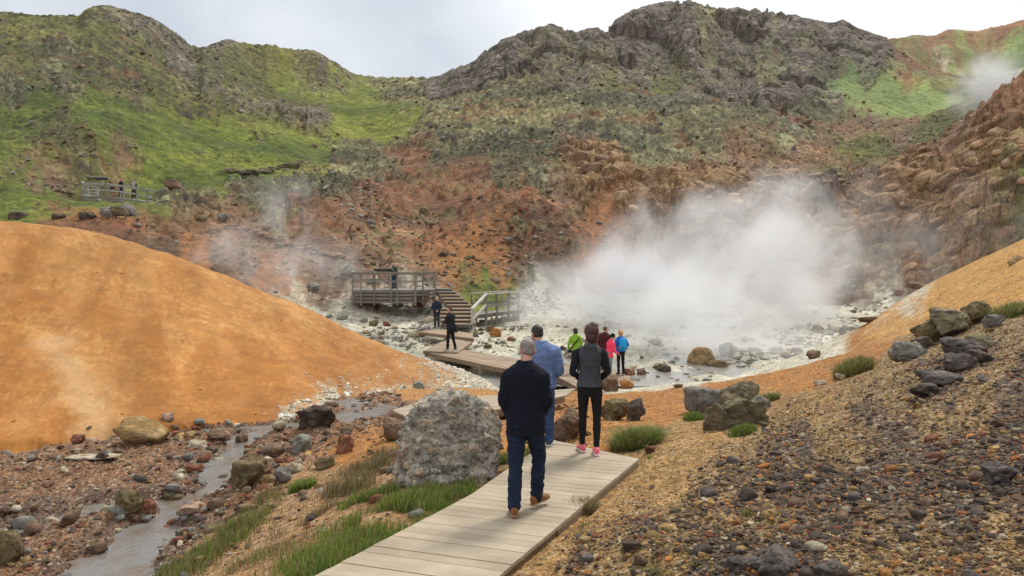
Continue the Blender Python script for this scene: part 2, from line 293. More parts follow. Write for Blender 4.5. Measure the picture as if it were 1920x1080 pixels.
# ------------------------------------------------------------ relief
NDX = np.zeros_like(GZ); NDY = np.zeros_like(GZ)
def add_relief():
    global GZ, NDX, NDY
    X, Y = GX, GY
    far = sstep(38, 60, Y)
    # fractured basalt crags
    wx = X+3.0*fbm(X*.12, Y*.12, oct=3, seed=70); wy = Y+3.0*fbm(X*.12, Y*.12, oct=3, seed=71)
    f1, f2, cid = vor2(wx*.085, wy*.085, 5); g1, g2, gid = vor2(wx*.34, wy*.26, 9); h1, h2, hid = vor2(wx*.9, wy*.7, 12)
    crag = (cid-.5)*5.2+(np.minimum(f2-f1, .35))*4.2+(gid-.5)*1.2+np.minimum(g2-g1, .25)*1.5+(hid-.5)*.3+ridged(X*.05, Y*.08, 4, 44)*1.0
    rk = wk('rck')*far*(.55+.45*sstep(-.16, -.06, X/np.maximum(Y, 3)))
    D = crag*rk*.66
    # pillow-like bulging rock
    S_ = GZ*1.15+Y*.30; px_ = X+1.6*fbm(X*.25, S_*.3, oct=3, seed=72); ps_ = S_+1.2*fbm(X*.25, S_*.3, oct=3, seed=73)-.35*X*(X > 14)
    k1, k2, kid = vor2(px_*.34, ps_*.62, 19); l1, l2, lid = vor2(px_*.95, ps_*1.35, 23)
    pil = np.sqrt(np.clip(1-(k1/.78)**2, 0, 1))*1.5+(kid-.5)*1.0+np.sqrt(np.clip(1-(l1/.78)**2, 0, 1))*.34+.25*fbm(X*1.2, S_*1.5, oct=3, seed=74)
    pil = (pil-1.0)*wk('tan')*sstep(45, 52, Y)
    gr_, gc_ = np.gradient(GZ); dyr = np.gradient(Y, axis=0)+1e-6; dxc = np.gradient(X, axis=1)+1e-6; sy = gr_/dyr; sx = gc_/dxc; nl = np.sqrt(1+sx*sx+sy*sy)
    D += pil/nl; NDX = -pil*sx/nl; NDY = -pil*sy/nl
    cr_n = crag*rk*.35; NDX = NDX-cr_n*sx/nl; NDY = NDY-cr_n*sy/nl
    # gullies, hummocks
    D += far*wk('olv', 'gry', 'grn', 'grf', 'red', 'rdo', 'brn')*(fbm(X*.07, Y*.07, oct=5, seed=51)*.9)
    hum = np.abs(noise(X*.7, Y*.7, seed=61))+.5*np.abs(noise(X*1.6, Y*1.6, seed=62))
    D += far*wk('olv', 'grn', 'gry', 'grf')*hum*(.30+.35*wk('gry', 'olv'))
    st, s2, sid = vor2(wx*1.3, wy*1.1, 33)
    D += far*wk('gry', 'brn', 'red')*np.where(sid > .6, np.clip(.42-st, 0, 1)*1.5, 0)
    ledge = far*wk('gry', 'olv')*np.clip(ridged(X*.05+.3*fbm(X*.1, Y*.1, seed=9), Y*.11, 3, 90)-.62, 0, 1)*4.5
    D += ledge*.5*sstep(80, 100, Y)
    # near ground
    nr = 1-sstep(30, 40, Y)
    D += nr*(GC == 2)*(.045*fbm(X*1.1, Y*1.1, oct=5, seed=100)+.012*fbm(X*6, Y*6, oct=2, seed=104))
    D += nr*wk('grv', 'blk')*(.05*ridged(X*1.4, Y*1.4, 4, 110))
    chm = np.minimum.reduce([dist_poly(X, Y, p_)/w_ for p_, w_ in CHAN]); D += nr*wk('bed')*sstep(.2, 1.1, chm)*(.085*fbm(X*2.0, Y*2.0, oct=5, seed=120, gain=.6)+.02)
    rill = noise(X*.9+.3*Y, Y*.05, seed=130)
    D += (GC == 3)*(.05*fbm(X*.5, Y*.5, oct=5, seed=131)+.03*rill+.045*ridged((X*.93+Y*.36)*.9, (Y*.93-X*.36)*.12, 4, 132))
    D += (GC == 1)*(.05*fbm(X*1.2, Y*1.2, oct=3, seed=140))
    for poly, wd in CHAN:
        d = dist_poly(X, Y, poly)+.22*fbm(X*1.6, Y*1.6, oct=4, seed=150)
        D -= (1-sstep(wd*.55, wd*1.25, d))*.17*((GC == 2)|(GC == 3))
    GZ = GZ+D
    dw = dist_poly(X, Y, [(-2.0, 3.6), (-.90, 6.26), (.0, 7.9), (.95, 9.9)])
    cap = -.10+np.maximum(0, dw-.72)*1.2; GZ = np.where(Y < 12, np.minimum(GZ, cap), GZ)
    # bench under the upper platform
    ub = dist_poly(X, Y, [P(150, 380, 65.2)[:2], P(300, 384, 66)[:2]]); GZ = np.where(ub < 6, np.minimum(GZ, np.interp(X/np.maximum(Y, 3)*F+960, [150, 230, 300], [6.55, 6.55, 6.45])+np.maximum(0, ub-2.0)*.7), GZ)
    # ground kept below the lower platform, landing and stairs
    for (a, b, zc, w_) in ((P(655, 0, 47.3), P(815, 0, 47.6), -.35, 1.9), (P(885, 0, 44.2), P(978, 0, 46.5), -1.05, 1.4), (P(800, 0, 39.5), P(890, 0, 39.5), -1.62, 1.2), (P(800, 0, 31.5), P(1000, 0, 30), -1.95, 1.6), (P(1000, 0, 30), P(1160, 0, 27.5), -2.2, 1.4)):
        dd = dist_poly(X, Y, [a[:2], b[:2]]); GZ = np.where(GC <= 1, np.minimum(GZ, zc+np.maximum(0, dd-w_)*.6), GZ)
    # bring the skyline back to the measured one
    for _ in range(2):
        t = (GZ-CZ)/np.maximum(GY, 3); pxg = GX/np.maximum(GY, 3)*F+960
        bins = np.arange(-260, 2181, 8); best = np.full(len(bins), -9.)
        fz = GY > 95; bi = np.clip(((pxg[fz]+260)/8).round().astype(int), 0, len(bins)-1)
        np.maximum.at(best, bi, t[fz])
        want = (Y0-np.interp(bins, skx, sky_))/F
        delta = np.where(best > -5, want-best, 0); delta = np.convolve(np.pad(delta, 1, mode='edge'), np.ones(3)/3, 'valid')
        dl = np.interp(pxg, bins, delta); ysk = np.interp(pxg, sdx, sdy)
        GZ = GZ+dl*GY*sstep(.55, .95, GY/ysk)
add_relief()

# ------------------------------------------------------------ colour of the ground
COL = {'olv': ((.095,.102,.028),(.185,.18,.060),(.048,.045,.023)), 'gry': ((.125,.12,.058),(.27,.275,.145),(.056,.045,.030)),
 'grn': ((.098,.125,.018),(.175,.195,.036),(.054,.062,.017)), 'grf': ((.17,.23,.07),(.22,.27,.10),(.15,.16,.06)),
 'rck': ((.165,.135,.112),(.24,.205,.175),(.075,.061,.054)), 'brn': ((.16,.092,.052),(.25,.16,.095),(.078,.048,.032)),
 'red': ((.175,.080,.040),(.25,.135,.072),(.092,.048,.031)), 'rdo': ((.26,.112,.038),(.32,.16,.062),(.19,.078,.035)),
 'tan': ((.29,.175,.088),(.40,.26,.14),(.14,.082,.048)), 'wht': ((.46,.43,.33),(.66,.62,.51),(.32,.29,.22)), 'mud': ((.31,.30,.24),(.46,.44,.36),(.19,.185,.145)),
 'bed': ((.18,.090,.044),(.27,.165,.095),(.10,.058,.036)), 'drt': ((.27,.155,.070),(.36,.23,.115),(.17,.095,.045)),
 'org': ((.305,.132,.031),(.37,.18,.050),(.22,.088,.021)), 'orp': ((.36,.178,.052),(.44,.25,.092),(.29,.125,.032)), 'ylw': ((.39,.205,.052),(.47,.28,.085),(.30,.14,.036)),
 'gro': ((.27,.155,.055),(.37,.235,.09),(.15,.085,.036)), 'grv': ((.21,.135,.055),(.31,.21,.095),(.10,.066,.036)), 'blk': ((.085,.060,.042),(.17,.11,.055),(.034,.028,.028))}
def ground_colour():
    X, Y, Z = GX, GY, GZ
    yy = np.maximum(Y, 4); lx = X/yy*26; ly = np.log(yy)*26
    n1 = fbm(lx*.9, ly*1.1, oct=5, seed=201, gain=.62); n2 = fbm(lx*2.1+9, ly*2.6, oct=4, seed=211, gain=.7); n3 = fbm(X*.11, Y*.11, oct=3, seed=221)
    n4 = fbm(lx*7, ly*9, oct=3, seed=231, gain=.8)
    hi = sstep(.05, .75, n1*.6+n4*.75); lo = sstep(.0, .65, n2*.6-n4*.55+.25*n3)
    lo_w = {'rck': .8, 'gry': .95, 'olv': .9, 'tan': .5, 'brn': .8, 'red': .7, 'grn': .75, 'org': .35, 'orp': .25, 'ylw': .3, 'grf': .4}
    out = np.zeros((NR, NC, 3)); big = fbm(lx*.28+5, ly*.34, oct=3, seed=290)
    for i, k in enumerate(KINDS):
        a, b, c = (np.array(v) for v in COL[k]); h = hi[..., None]*.9; l = lo[..., None]*lo_w.get(k, .7)
        c_ = (a*(1-h)+b*h)*(1-l)+c*l
        if k in ('grn', 'olv', 'gry', 'grf', 'brn', 'red'): c_ = c_*(1+.38*big)[..., None]*np.stack([1+.10*big, 1+0*big, 1-.1*big], 2)
        out += c_*GW[:, :, i][..., None]
    # slope and crevice: bare rock on steep faces of mossy hills (real cover, not shade)
    gy_, gx_ = np.gradient(GZ); dy = np.gradient(GY, axis=0)+1e-6; sl_ = gy_/dy
    steep = sstep(.75, 1.5, np.abs(sl_))*sstep(45, 60, Y)*wk('olv', 'gry', 'grn', 'grf')
    out = out*(1-steep[..., None]*.7)+np.array((.11, .092, .08))*steep[..., None]*.7
    # red soil shows through grey-green scrub, lichen on crags
    redp = sstep(.35, .8, fbm(lx*.7+40, ly*1.0, oct=5, seed=241, gain=.65))*(wk('gry')+.35*wk('olv'))*sstep(45, 60, Y)*.75
    redp = redp*(1-.6*sstep(120, 170, Y))
    out = out*(1-redp[..., None])+np.array((.19, .088, .048))*redp[..., None]
    moss = sstep(.25, .7, fbm(lx*.9+70, ly*2.0, oct=5, seed=251, gain=.7))*wk('rck', 'brn', 'red')*sstep(45, 60, Y)*.65
    out = out*(1-moss[..., None])+np.array((.17, .17, .075))*moss[..., None]
    # orange stains in the near slopes, pale run-off streaks on the mound
    m = (GC == 3)
    streak = sstep(.25, .9, noise(X*1.1+.45*Y, Y*.10, seed=261)+.5*fbm(X*2, Y*.5, oct=3, seed=262))*m*.10
    out = out*(1-streak[..., None])+np.array((.58, .36, .17))*streak[..., None]
    rl = fbm((X*.93+Y*.36)*1.5+.4*fbm(X*.5, Y*.5, seed=265), (Y*.93-X*.36)*.13, oct=4, seed=266, gain=.65); out = np.where(m[..., None], out*(1+.15*rl)[..., None], out)
    pt_ = fbm(X*.28, Y*.28, oct=4, seed=267); out = np.where(m[..., None], out*(1+.10*pt_)[..., None]*np.array((1, 1-.04, 1-.1)), out)
    bank = np.array(line_z([(120, 640), (150, 720), (185, 800)], 0))
    pl = hit(95, 640), hit(150, 720), hit(185, 800)
    d = dist_poly(X, Y, [p[:2] for p in pl]); s = (1-sstep(.05, .6, d+.25*fbm(X*1.5, Y*1.5, seed=77)))*m*.30
    out = out*(1-s[..., None])+np.array((.62, .45, .26))*s[..., None]
    wet = np.zeros((NR, NC))
    for poly, wd in CHAN:
        d = dist_poly(X, Y, poly); wet = np.maximum(wet, (1-sstep(wd*.9, wd*2.2, d+.2*fbm(X*2, Y*2, seed=90)))*(GC == 2))
    out = out*(1-.5*wet)[..., None]+np.array((.09, .06, .042))*(.25*wet)[..., None]
    wet = np.maximum(wet*.8, wk('mud')*sstep(-.2, .6, fbm(X*.5, Y*.5, seed=97))*.6)
    gre = sstep(.2, .8, fbm(X*.4, Y*.4, oct=4, seed=281))*wk('mud', 'wht')*(GC == 1)*.5
    out = out*(1-gre[..., None])+np.array((.27, .29, .20))*gre[..., None]
    out = out*(1+.16*fbm(lx*12, ly*12, oct=2, seed=271)*sstep(20, 45, Y))[..., None]
    return np.clip(out, 0.01, .9), wet
GCOL, GWET = ground_colour()

# ------------------------------------------------------------ mesh helpers
def np_mesh(name, V, Fc, mat=None, cols=None, smooth=True, attrs=None):
    """V (n,3), Fc (m,k) with constant k"""
    V = np.asarray(V, np.float32); Fc = np.asarray(Fc, np.int32); me = bpy.data.meshes.new(name)
    n, (m, k) = len(V), Fc.shape
    me.vertices.add(n); me.vertices.foreach_set('co', V.ravel()); me.loops.add(m*k); me.loops.foreach_set('vertex_index', Fc.ravel())
    me.polygons.add(m); me.polygons.foreach_set('loop_start', np.arange(0, m*k, k, dtype=np.int32)); me.polygons.foreach_set('loop_total', np.full(m, k, np.int32))
    me.polygons.foreach_set('use_smooth', np.full(m, smooth)); me.update(calc_edges=True)
    if cols is not None:
        a = me.color_attributes.new('Col', 'FLOAT_COLOR', 'POINT'); c = np.ones((n, 4), np.float32); c[:, :3] = cols; a.data.foreach_set('color', c.ravel())
    for nm, v in (attrs or {}).items():
        a = me.attributes.new(nm, 'FLOAT', 'POINT'); a.data.foreach_set('value', np.asarray(v, np.float32).ravel())
    if mat: me.materials.append(mat)
    return me
def link(name, me, parent=None):
    o = bpy.data.objects.new(name, me); C.collection.objects.link(o)
    if parent: o.parent = parent
    return o
def tag(o, label=None, cat=None, group=None, kind=None):
    if label: o['label'] = label
    if cat: o['category'] = cat
    if group: o['group'] = group
    if kind: o['kind'] = kind
    return o

# ------------------------------------------------------------ materials
def new_mat(name):
    m = bpy.data.materials.new(name); m.use_nodes = True; t = m.node_tree; t.nodes.clear()
    out = N_(t, 'ShaderNodeOutputMaterial'); b = N_(t, 'ShaderNodeBsdfPrincipled'); t.links.new(b.outputs[0], out.inputs[0])
    return m, t, b
def nz(t, scale, detail=4, rough=.55, vec=None, kind='ShaderNodeTexNoise'):
    n = N_(t, kind); n.inputs['Scale'].default_value = scale
    if kind == 'ShaderNodeTexNoise': n.inputs['Detail'].default_value = detail; n.inputs['Roughness'].default_value = rough
    if vec: t.links.new(vec, n.inputs['Vector'])
    return n
def mathn(t, op, a, b=None, clamp=False):
    n = N_(t, 'ShaderNodeMath', operation=op); n.use_clamp = clamp
    for i, v in enumerate((a, b)):
        if v is None: continue
        if isinstance(v, (int, float)): n.inputs[i].default_value = v
        else: t.links.new(v, n.inputs[i])
    return n.outputs[0]
def rng(t, v, a, b, c, d):
    n = N_(t, 'ShaderNodeMapRange'); t.links.new(v, n.inputs[0])
    for i, q in enumerate((a, b, c, d)): n.inputs[i+1].default_value = q
    return n.outputs[0]
def mixc(t, fac, a, b, mode='MIX'):
    n = N_(t, 'ShaderNodeMix', data_type='RGBA', blend_type=mode)
    for s, v in ((n.inputs[0], fac), (n.inputs[6], a), (n.inputs[7], b)):
        if isinstance(v, (int, float)): s.default_value = v
        elif isinstance(v, tuple): s.default_value = (*v[:3], 1)
        else: t.links.new(v, s)
    return n.outputs[2]
def bump(t, b, h, strength, dist, prev=None):
    n = N_(t, 'ShaderNodeBump'); n.inputs['Strength'].default_value = strength; n.inputs['Distance'].default_value = dist
    t.links.new(h, n.inputs['Height'])
    if prev: t.links.new(prev, n.inputs['Normal'])
    t.links.new(n.outputs[0], b.inputs['Normal']); return n.outputs[0]
def ground_mat(name, s1, s2, b1, b2, var=.35, rock=False, stones=0.0):
    m, t, b = new_mat(name); at = N_(t, 'ShaderNodeAttribute', attribute_name='Col'); geo = N_(t, 'ShaderNodeNewGeometry'); pos = geo.outputs['Position']
    n1 = nz(t, s1, 6, .65, pos); n2 = nz(t, s2, 4, .7, pos)
    v = mathn(t, 'MULTIPLY', rng(t, n1.outputs[0], .3, .7, 1-var, 1+var), rng(t, n2.outputs[0], .3, .7, 1-var*.8, 1+var*.8))
    col = mixc(t, 1.0, at.outputs[0], (1, 1, 1), 'MULTIPLY')
    vm = N_(t, 'ShaderNodeVectorMath', operation='SCALE'); t.links.new(at.outputs[0], vm.inputs[0]); t.links.new(v, vm.inputs['Scale']); col = vm.outputs[0]
    nr = None
    if stones:
        vo = nz(t, stones, vec=pos, kind='ShaderNodeTexVoronoi'); sep = N_(t, 'ShaderNodeSeparateColor'); t.links.new(vo.outputs['Color'], sep.inputs[0])
        k = rng(t, sep.outputs[0], 0, 1, .55, 1.5); vm2 = N_(t, 'ShaderNodeVectorMath', operation='SCALE'); t.links.new(col, vm2.inputs[0]); t.links.new(k, vm2.inputs['Scale']); col = vm2.outputs[0]
        pale = rng(t, sep.outputs[1], .90, .93, 0, .5); col = mixc(t, pale, col, (.50, .42, .29))
        hh = rng(t, vo.outputs['Distance'], 0, .6, 1, 0); nr = bump(t, b, hh, .8, .6/stones)
    t.links.new(col, b.inputs['Base Color'])
    wa = N_(t, 'ShaderNodeAttribute', attribute_name='wet'); t.links.new(rng(t, wa.outputs['Fac'], 0, 1, .93, .28), b.inputs['Roughness'])
    b.inputs['Specular IOR Level'].default_value = .3
    nr = bump(t, b, n1.outputs[0], .8, b1, nr); nr = bump(t, b, n2.outputs[0], .7, b2, nr)
    if rock:
        vo = nz(t, .40, vec=pos, kind='ShaderNodeTexVoronoi'); vo.feature = 'DISTANCE_TO_EDGE'
        ws = nz(t, .4, 4, .6, pos); mx = N_(t, 'ShaderNodeVectorMath', operation='ADD'); sc = N_(t, 'ShaderNodeVectorMath', operation='SCALE'); sc.inputs['Scale'].default_value = 3
        t.links.new(ws.outputs['Color'], sc.inputs[0]); t.links.new(pos, mx.inputs[0]); t.links.new(sc.outputs[0], mx.inputs[1]); t.links.new(mx.outputs[0], vo.inputs['Vector'])
        ra = N_(t, 'ShaderNodeAttribute', attribute_name='rock')
        hh = mathn(t, 'MULTIPLY', rng(t, vo.outputs['Distance'], 0, .15, 0, 1), ra.outputs['Fac']); bump(t, b, hh, .9, .5, nr)
    return m
M_HILL = ground_mat('hill_ground', .9, 4.0, .42, .14, .35, rock=True)
M_MUD = ground_mat('mud_crust', 1.2, 6, .06, .02, .16)
M_MOUND = ground_mat('orange_earth', 1.4, 20, .04, .012, .17, stones=0)
M_NEAR = ground_mat('gravelly_earth', 3.0, 30, .05, .015, .25, stones=26)

# ------------------------------------------------------------ terrain objects, split by landform
def build_terrain():
    V = np.stack([GX+NDX, GY+NDY, GZ], 2).reshape(-1, 3); cols = GCOL.reshape(-1, 3); wet = GWET.ravel(); rock = wk('rck', 'tan').ravel()
    idx = np.arange(NR*NC).reshape(NR, NC)
    Q = np.stack([idx[:-1, :-1], idx[:-1, 1:], idx[1:, 1:], idx[1:, :-1]], 2).reshape(-1, 4)
    comp = GC[:-1, :-1].ravel(); yq = GY[:-1, :-1].ravel(); pxq = (GX[:-1, :-1]/np.maximum(GY[:-1, :-1], 3)*F+960).ravel()
    reg = np.select([comp == 3, (comp == 2), comp == 1, (pxq < 740+60*fbm(yq*.02, pxq*.01, seed=5)) & (comp == 0), (comp == 0) & (yq > 46) & (pxq > 1480) & (yq < 76)], [0, 1, 2, 3, 4], 5)
    info = [('orange_mound', M_MOUND, 'smooth orange earth mound left of the stream'), ('ground', M_NEAR, 'orange and brown gravelly ground around the boardwalk and up the right slope'),
            ('mud_flat', M_MUD, 'pale grey geothermal mud flat'), ('green_hill', M_HILL, 'mossy green hillside on the left'), ('rocky_slope', M_HILL, 'brown slope of rounded rocks on the right'), ('mountain', M_HILL, 'dark craggy mountain in the centre')]
    for r, (nm, mt, lb) in enumerate(info):
        q = Q[reg == r]
        if not len(q): continue
        used = np.unique(q); mp = np.full(NR*NC, -1); mp[used] = np.arange(len(used))
        me = np_mesh(nm, V[used], mp[q], mt, cols[used], True, {'wet': wet[used], 'rock': rock[used]})
        tag(link(nm, me), lb, None, None, 'structure')
build_terrain()
# ============================================================ PART 2: rocks
def ico(sub):
    import bmesh
    bm = bmesh.new(); bmesh.ops.create_icosphere(bm, subdivisions=sub, radius=1.0)
    V = np.array([v.co[:] for v in bm.verts]); Fc = np.array([[v.index for v in f.verts] for f in bm.faces]); bm.free(); return V, Fc
ICO = {k: ico(k) for k in (1, 2, 3, 4, 5, 6)}
def rock_shape(sub, seed, sharp=12, nplanes=11, rough=.06, planes=None):
    V, Fc = ICO[sub]; r = np.random.default_rng(seed)
    if planes is None:
        n = r.normal(size=(nplanes, 3)); n /= np.linalg.norm(n, axis=1)[:, None]; d = r.uniform(.62, 1.0, nplanes)
        n = np.vstack([n, [[1, 0, 0], [-1, 0, 0], [0, 1, 0], [0, -1, 0], [0, 0, 1], [0, 0, -1]]]); d = np.concatenate([d, np.full(6, 1.0)])
    else:
        n = np.array([p[:3] for p in planes], float); n /= np.linalg.norm(n, axis=1)[:, None]; d = np.array([p[3] for p in planes])
    q = np.maximum(V@n.T, 0)/d; rr = (q**sharp).sum(1)**(-1/sharp); W = V*rr[:, None]
    o = seed % 97*3.7
    W = W*(1+rough*.5*ridged(W[:, 0]*2.6+o+W[:, 2]*1.3, W[:, 1]*2.6+W[:, 2]*2.2, 4, seed % 40)-rough*.3)[:, None]
    W = W*(1+rough*fbm(W[:, 0]*1.6+o, W[:, 1]*1.6, W[:, 2]*1.6, 5, seed=seed % 50, gain=.6))[:, None]
    return W, Fc
ROCKC = {'grey': ((.20,.185,.165),(.30,.28,.25),(.10,.09,.08)), 'brown': ((.17,.105,.065),(.26,.18,.12),(.07,.045,.032)), 'dark': ((.085,.063,.048),(.15,.115,.088),(.036,.029,.024)),
 'olive': ((.17,.125,.06),(.26,.21,.11),(.075,.055,.03)), 'ochre': ((.33,.21,.08),(.42,.30,.15),(.15,.10,.05)), 'rust': ((.20,.075,.04),(.30,.15,.08),(.09,.04,.026)),
 'orange': ((.34,.14,.04),(.42,.21,.08),(.18,.075,.03)), 'pale': ((.42,.36,.25),(.55,.49,.38),(.26,.19,.11)), 'pink': ((.36,.23,.16),(.47,.33,.24),(.2,.12,.08)),
 'conglo': ((.35,.315,.26),(.48,.44,.37),(.21,.185,.15)), 'mauve': ((.115,.096,.086),(.19,.16,.145),(.052,.044,.040)), 'mossy': ((.18,.145,.085),(.25,.21,.13),(.075,.058,.038)), 'white': ((.66,.61,.50),(.66,.62,.53),(.38,.33,.24)), 'mudgrey': ((.24,.235,.20),(.33,.32,.27),(.13,.125,.11))}
def rock_col(W, kind, seed, moss=0):
    a, b, c = (np.array(v) for v in ROCKC[kind]); o = seed % 31*2.3
    n1 = sstep(-.1, .7, fbm(W[:, 0]*1.3+o, W[:, 1]*1.3, W[:, 2]*1.3, 5, seed=11, gain=.65))[:, None]; n2 = sstep(.05, .7, fbm(W[:, 0]*2.1, W[:, 1]*2.1+o, W[:, 2]*2.1, 5, seed=23, gain=.65))[:, None]
    col = (a*(1-n1)+b*n1)*(1-n2*.8)+c*n2*.8
    if moss:
        m = sstep(.2, .7, W[:, 2]*.5+.6*fbm(W[:, 0]*1.5, W[:, 1]*1.5, W[:, 2]+o, 4, seed=31))[:, None]*moss*.7; col = col*(1-m)+np.array((.15, .15, .05))*m
    return col
def rock_mat():
    m, t, b = new_mat('stone'); at = N_(t, 'ShaderNodeAttribute', attribute_name='Col'); tc = N_(t, 'ShaderNodeNewGeometry'); p = tc.outputs['Position']
    n1 = nz(t, 7, 8, .72, p); n2 = nz(t, 50, 4, .7, p)
    v = mathn(t, 'MULTIPLY', rng(t, n1.outputs[0], .35, .65, .55, 1.4), rng(t, n2.outputs[0], .35, .65, .7, 1.3))
    s = N_(t, 'ShaderNodeVectorMath', operation='SCALE'); t.links.new(at.outputs[0], s.inputs[0]); t.links.new(v, s.inputs['Scale']); t.links.new(s.outputs[0], b.inputs['Base Color'])
    b.inputs['Roughness'].default_value = .88; b.inputs['Specular IOR Level'].default_value = .3
    nr = bump(t, b, n1.outputs[0], .9, .09); bump(t, b, n2.outputs[0], .6, .012, nr); return m
M_ROCK = rock_mat()
def pebble_mat():
    m, t, b = new_mat('pebbly_rock'); at = N_(t, 'ShaderNodeAttribute', attribute_name='Col'); p = N_(t, 'ShaderNodeNewGeometry').outputs['Position']; col = at.outputs[0]; nr = None
    for sc_, lo, hi, th, dist in ((9, .80, 1.22, .55, .045), (22, .72, 1.30, .40, .022), (60, .80, 1.2, .3, .008)):
        ws = nz(t, sc_*.6, 3, .6, p); ad = N_(t, 'ShaderNodeVectorMath', operation='MULTIPLY_ADD'); t.links.new(ws.outputs['Color'], ad.inputs[0]); ad.inputs[1].default_value = (.6/sc_,)*3; t.links.new(p, ad.inputs[2])
        vo = nz(t, sc_, vec=ad.outputs[0], kind='ShaderNodeTexVoronoi'); se = N_(t, 'ShaderNodeSeparateColor'); t.links.new(vo.outputs['Color'], se.inputs[0])
        k = N_(t, 'ShaderNodeVectorMath', operation='SCALE'); t.links.new(col, k.inputs[0]); t.links.new(rng(t, se.outputs[0], 0, 1, lo, hi), k.inputs['Scale']); col = k.outputs[0]
        hh = mathn(t, 'MULTIPLY', rng(t, vo.outputs['Distance'], 0, .6, 1, 0), mathn(t, 'GREATER_THAN', se.outputs[1], th)); nr = bump(t, b, hh, .9, dist, nr)
    n2 = nz(t, 2.2, 6, .65, p); col = mixc(t, rng(t, n2.outputs[0], .5, .68, 0, .5), col, (.13, .105, .08)); n3 = nz(t, 5, 5, .7, p); col = mixc(t, rng(t, n3.outputs[0], .58, .68, 0, .5), col, (.50, .49, .42))
    t.links.new(col, b.inputs['Base Color']); b.inputs['Roughness'].default_value = .9; b.inputs['Specular IOR Level'].default_value = .25; return m
M_CONG = pebble_mat()
def smooth_h(px, py):
    h = hit(px, py); return h
def boulder(px, py, wpx, hpx, kind, label, sharp=10, moss=0, sub=4, rough=.07, yaw=None, depth=.85, sink=.3, name='boulder', planes=None, group=None, cat='boulder', post=None, zfix=None):
    h = hit(px, py)
    if zfix is not None: h = Pz(px, py, zfix)
    x, y, z = h; seed = int(px*7+py*13) % 9973
    w = wpx*y/F; hh = hpx*y/F/.97
    W, Fc = rock_shape(sub, seed, sharp, rough=rough, planes=planes)
    mn, mx = W.min(0), W.max(0); W = (W-(mn+mx)/2)/((mx-mn)/2)
    if yaw: c, s = math.cos(yaw), math.sin(yaw); W = np.stack([W[:, 0]*c-W[:, 1]*s, W[:, 0]*s+W[:, 1]*c, W[:, 2]], 1)
    col = rock_col(W*1.2, kind, seed, moss)
    if post: W, col = post(W, col)
    full = hh/(1-sink*.5); W = W*np.array([w/2, w/2*depth, full/2]); W[:, 2] += full*(.5-sink*.5)
    me = np_mesh(name, W, Fc, M_CONG if post else M_ROCK, col); o = link(name, me); o.location = (x, y+w/2*depth*.8, z-.01)
    tag(o, label, cat, group); return o

def conglomerate(W, col):
    # pebbles set in a grey matrix
    P3 = W*2.2+50
    for f, amp, sd in ((1.9, .070, 1), (3.8, .050, 2), (7.5, .020, 3)):
        a1, a2, ai = vor2(P3[:, 0]*f+P3[:, 2]*f*.6, P3[:, 2]*f*1.1+P3[:, 1]*f*.7, sd)
        keep = ai > .45; bulge = np.where(keep, np.clip(.42-a1, 0, 1)/.42, 0)
        n = W/np.linalg.norm(W, axis=1)[:, None]; W = W+n*(amp*bulge*1.3-.3*amp*(~keep))[:, None]
        tone = np.where(keep & (a1 < .38), (_h((ai*9999).astype(int), (ai*777).astype(int), (ai*33).astype(int), sd)-.5)*.7, -.04)
        col = col*(1+tone)[:, None]
        warm = (keep & (a1 < .38) & (ai > .85))[:, None]; col = np.where(warm, col*np.array((1.15, .95, .8)), col)
    d = sstep(.25, .8, fbm(P3[:, 0]*1.5, P3[:, 1]*1.5, P3[:, 2]*1.5, 4, seed=5))[:, None]*.45; col = col*(1-d)+np.array((.10, .088, .075))*d
    return W, col
BIGP = [(-1, 0, .12, .92), (-.80, 0, .60, .90), (-.38, 0, 1, .90), (.15, 0, 1, .90), (.62, .1, .8, .92), (.95, 0, .40, .95), (1, 0, -.1, .97), (0, -1, .25, .86), (0, -.8, .8, .86), (0, 1, .2, .9), (-.7, -.7, .2, .92), (.7, -.7, .2, .92), (0, 0, -1, 1), (.6, .6, .4, .95), (-.6, .6, .3, .95)]
boulder(834, 908, 206, 156, 'conglo', 'huge grey pebble-studded boulder beside the foreground boardwalk', sub=6, planes=BIGP, sharp=18, post=conglomerate, sink=.16, depth=.9, rough=.018)
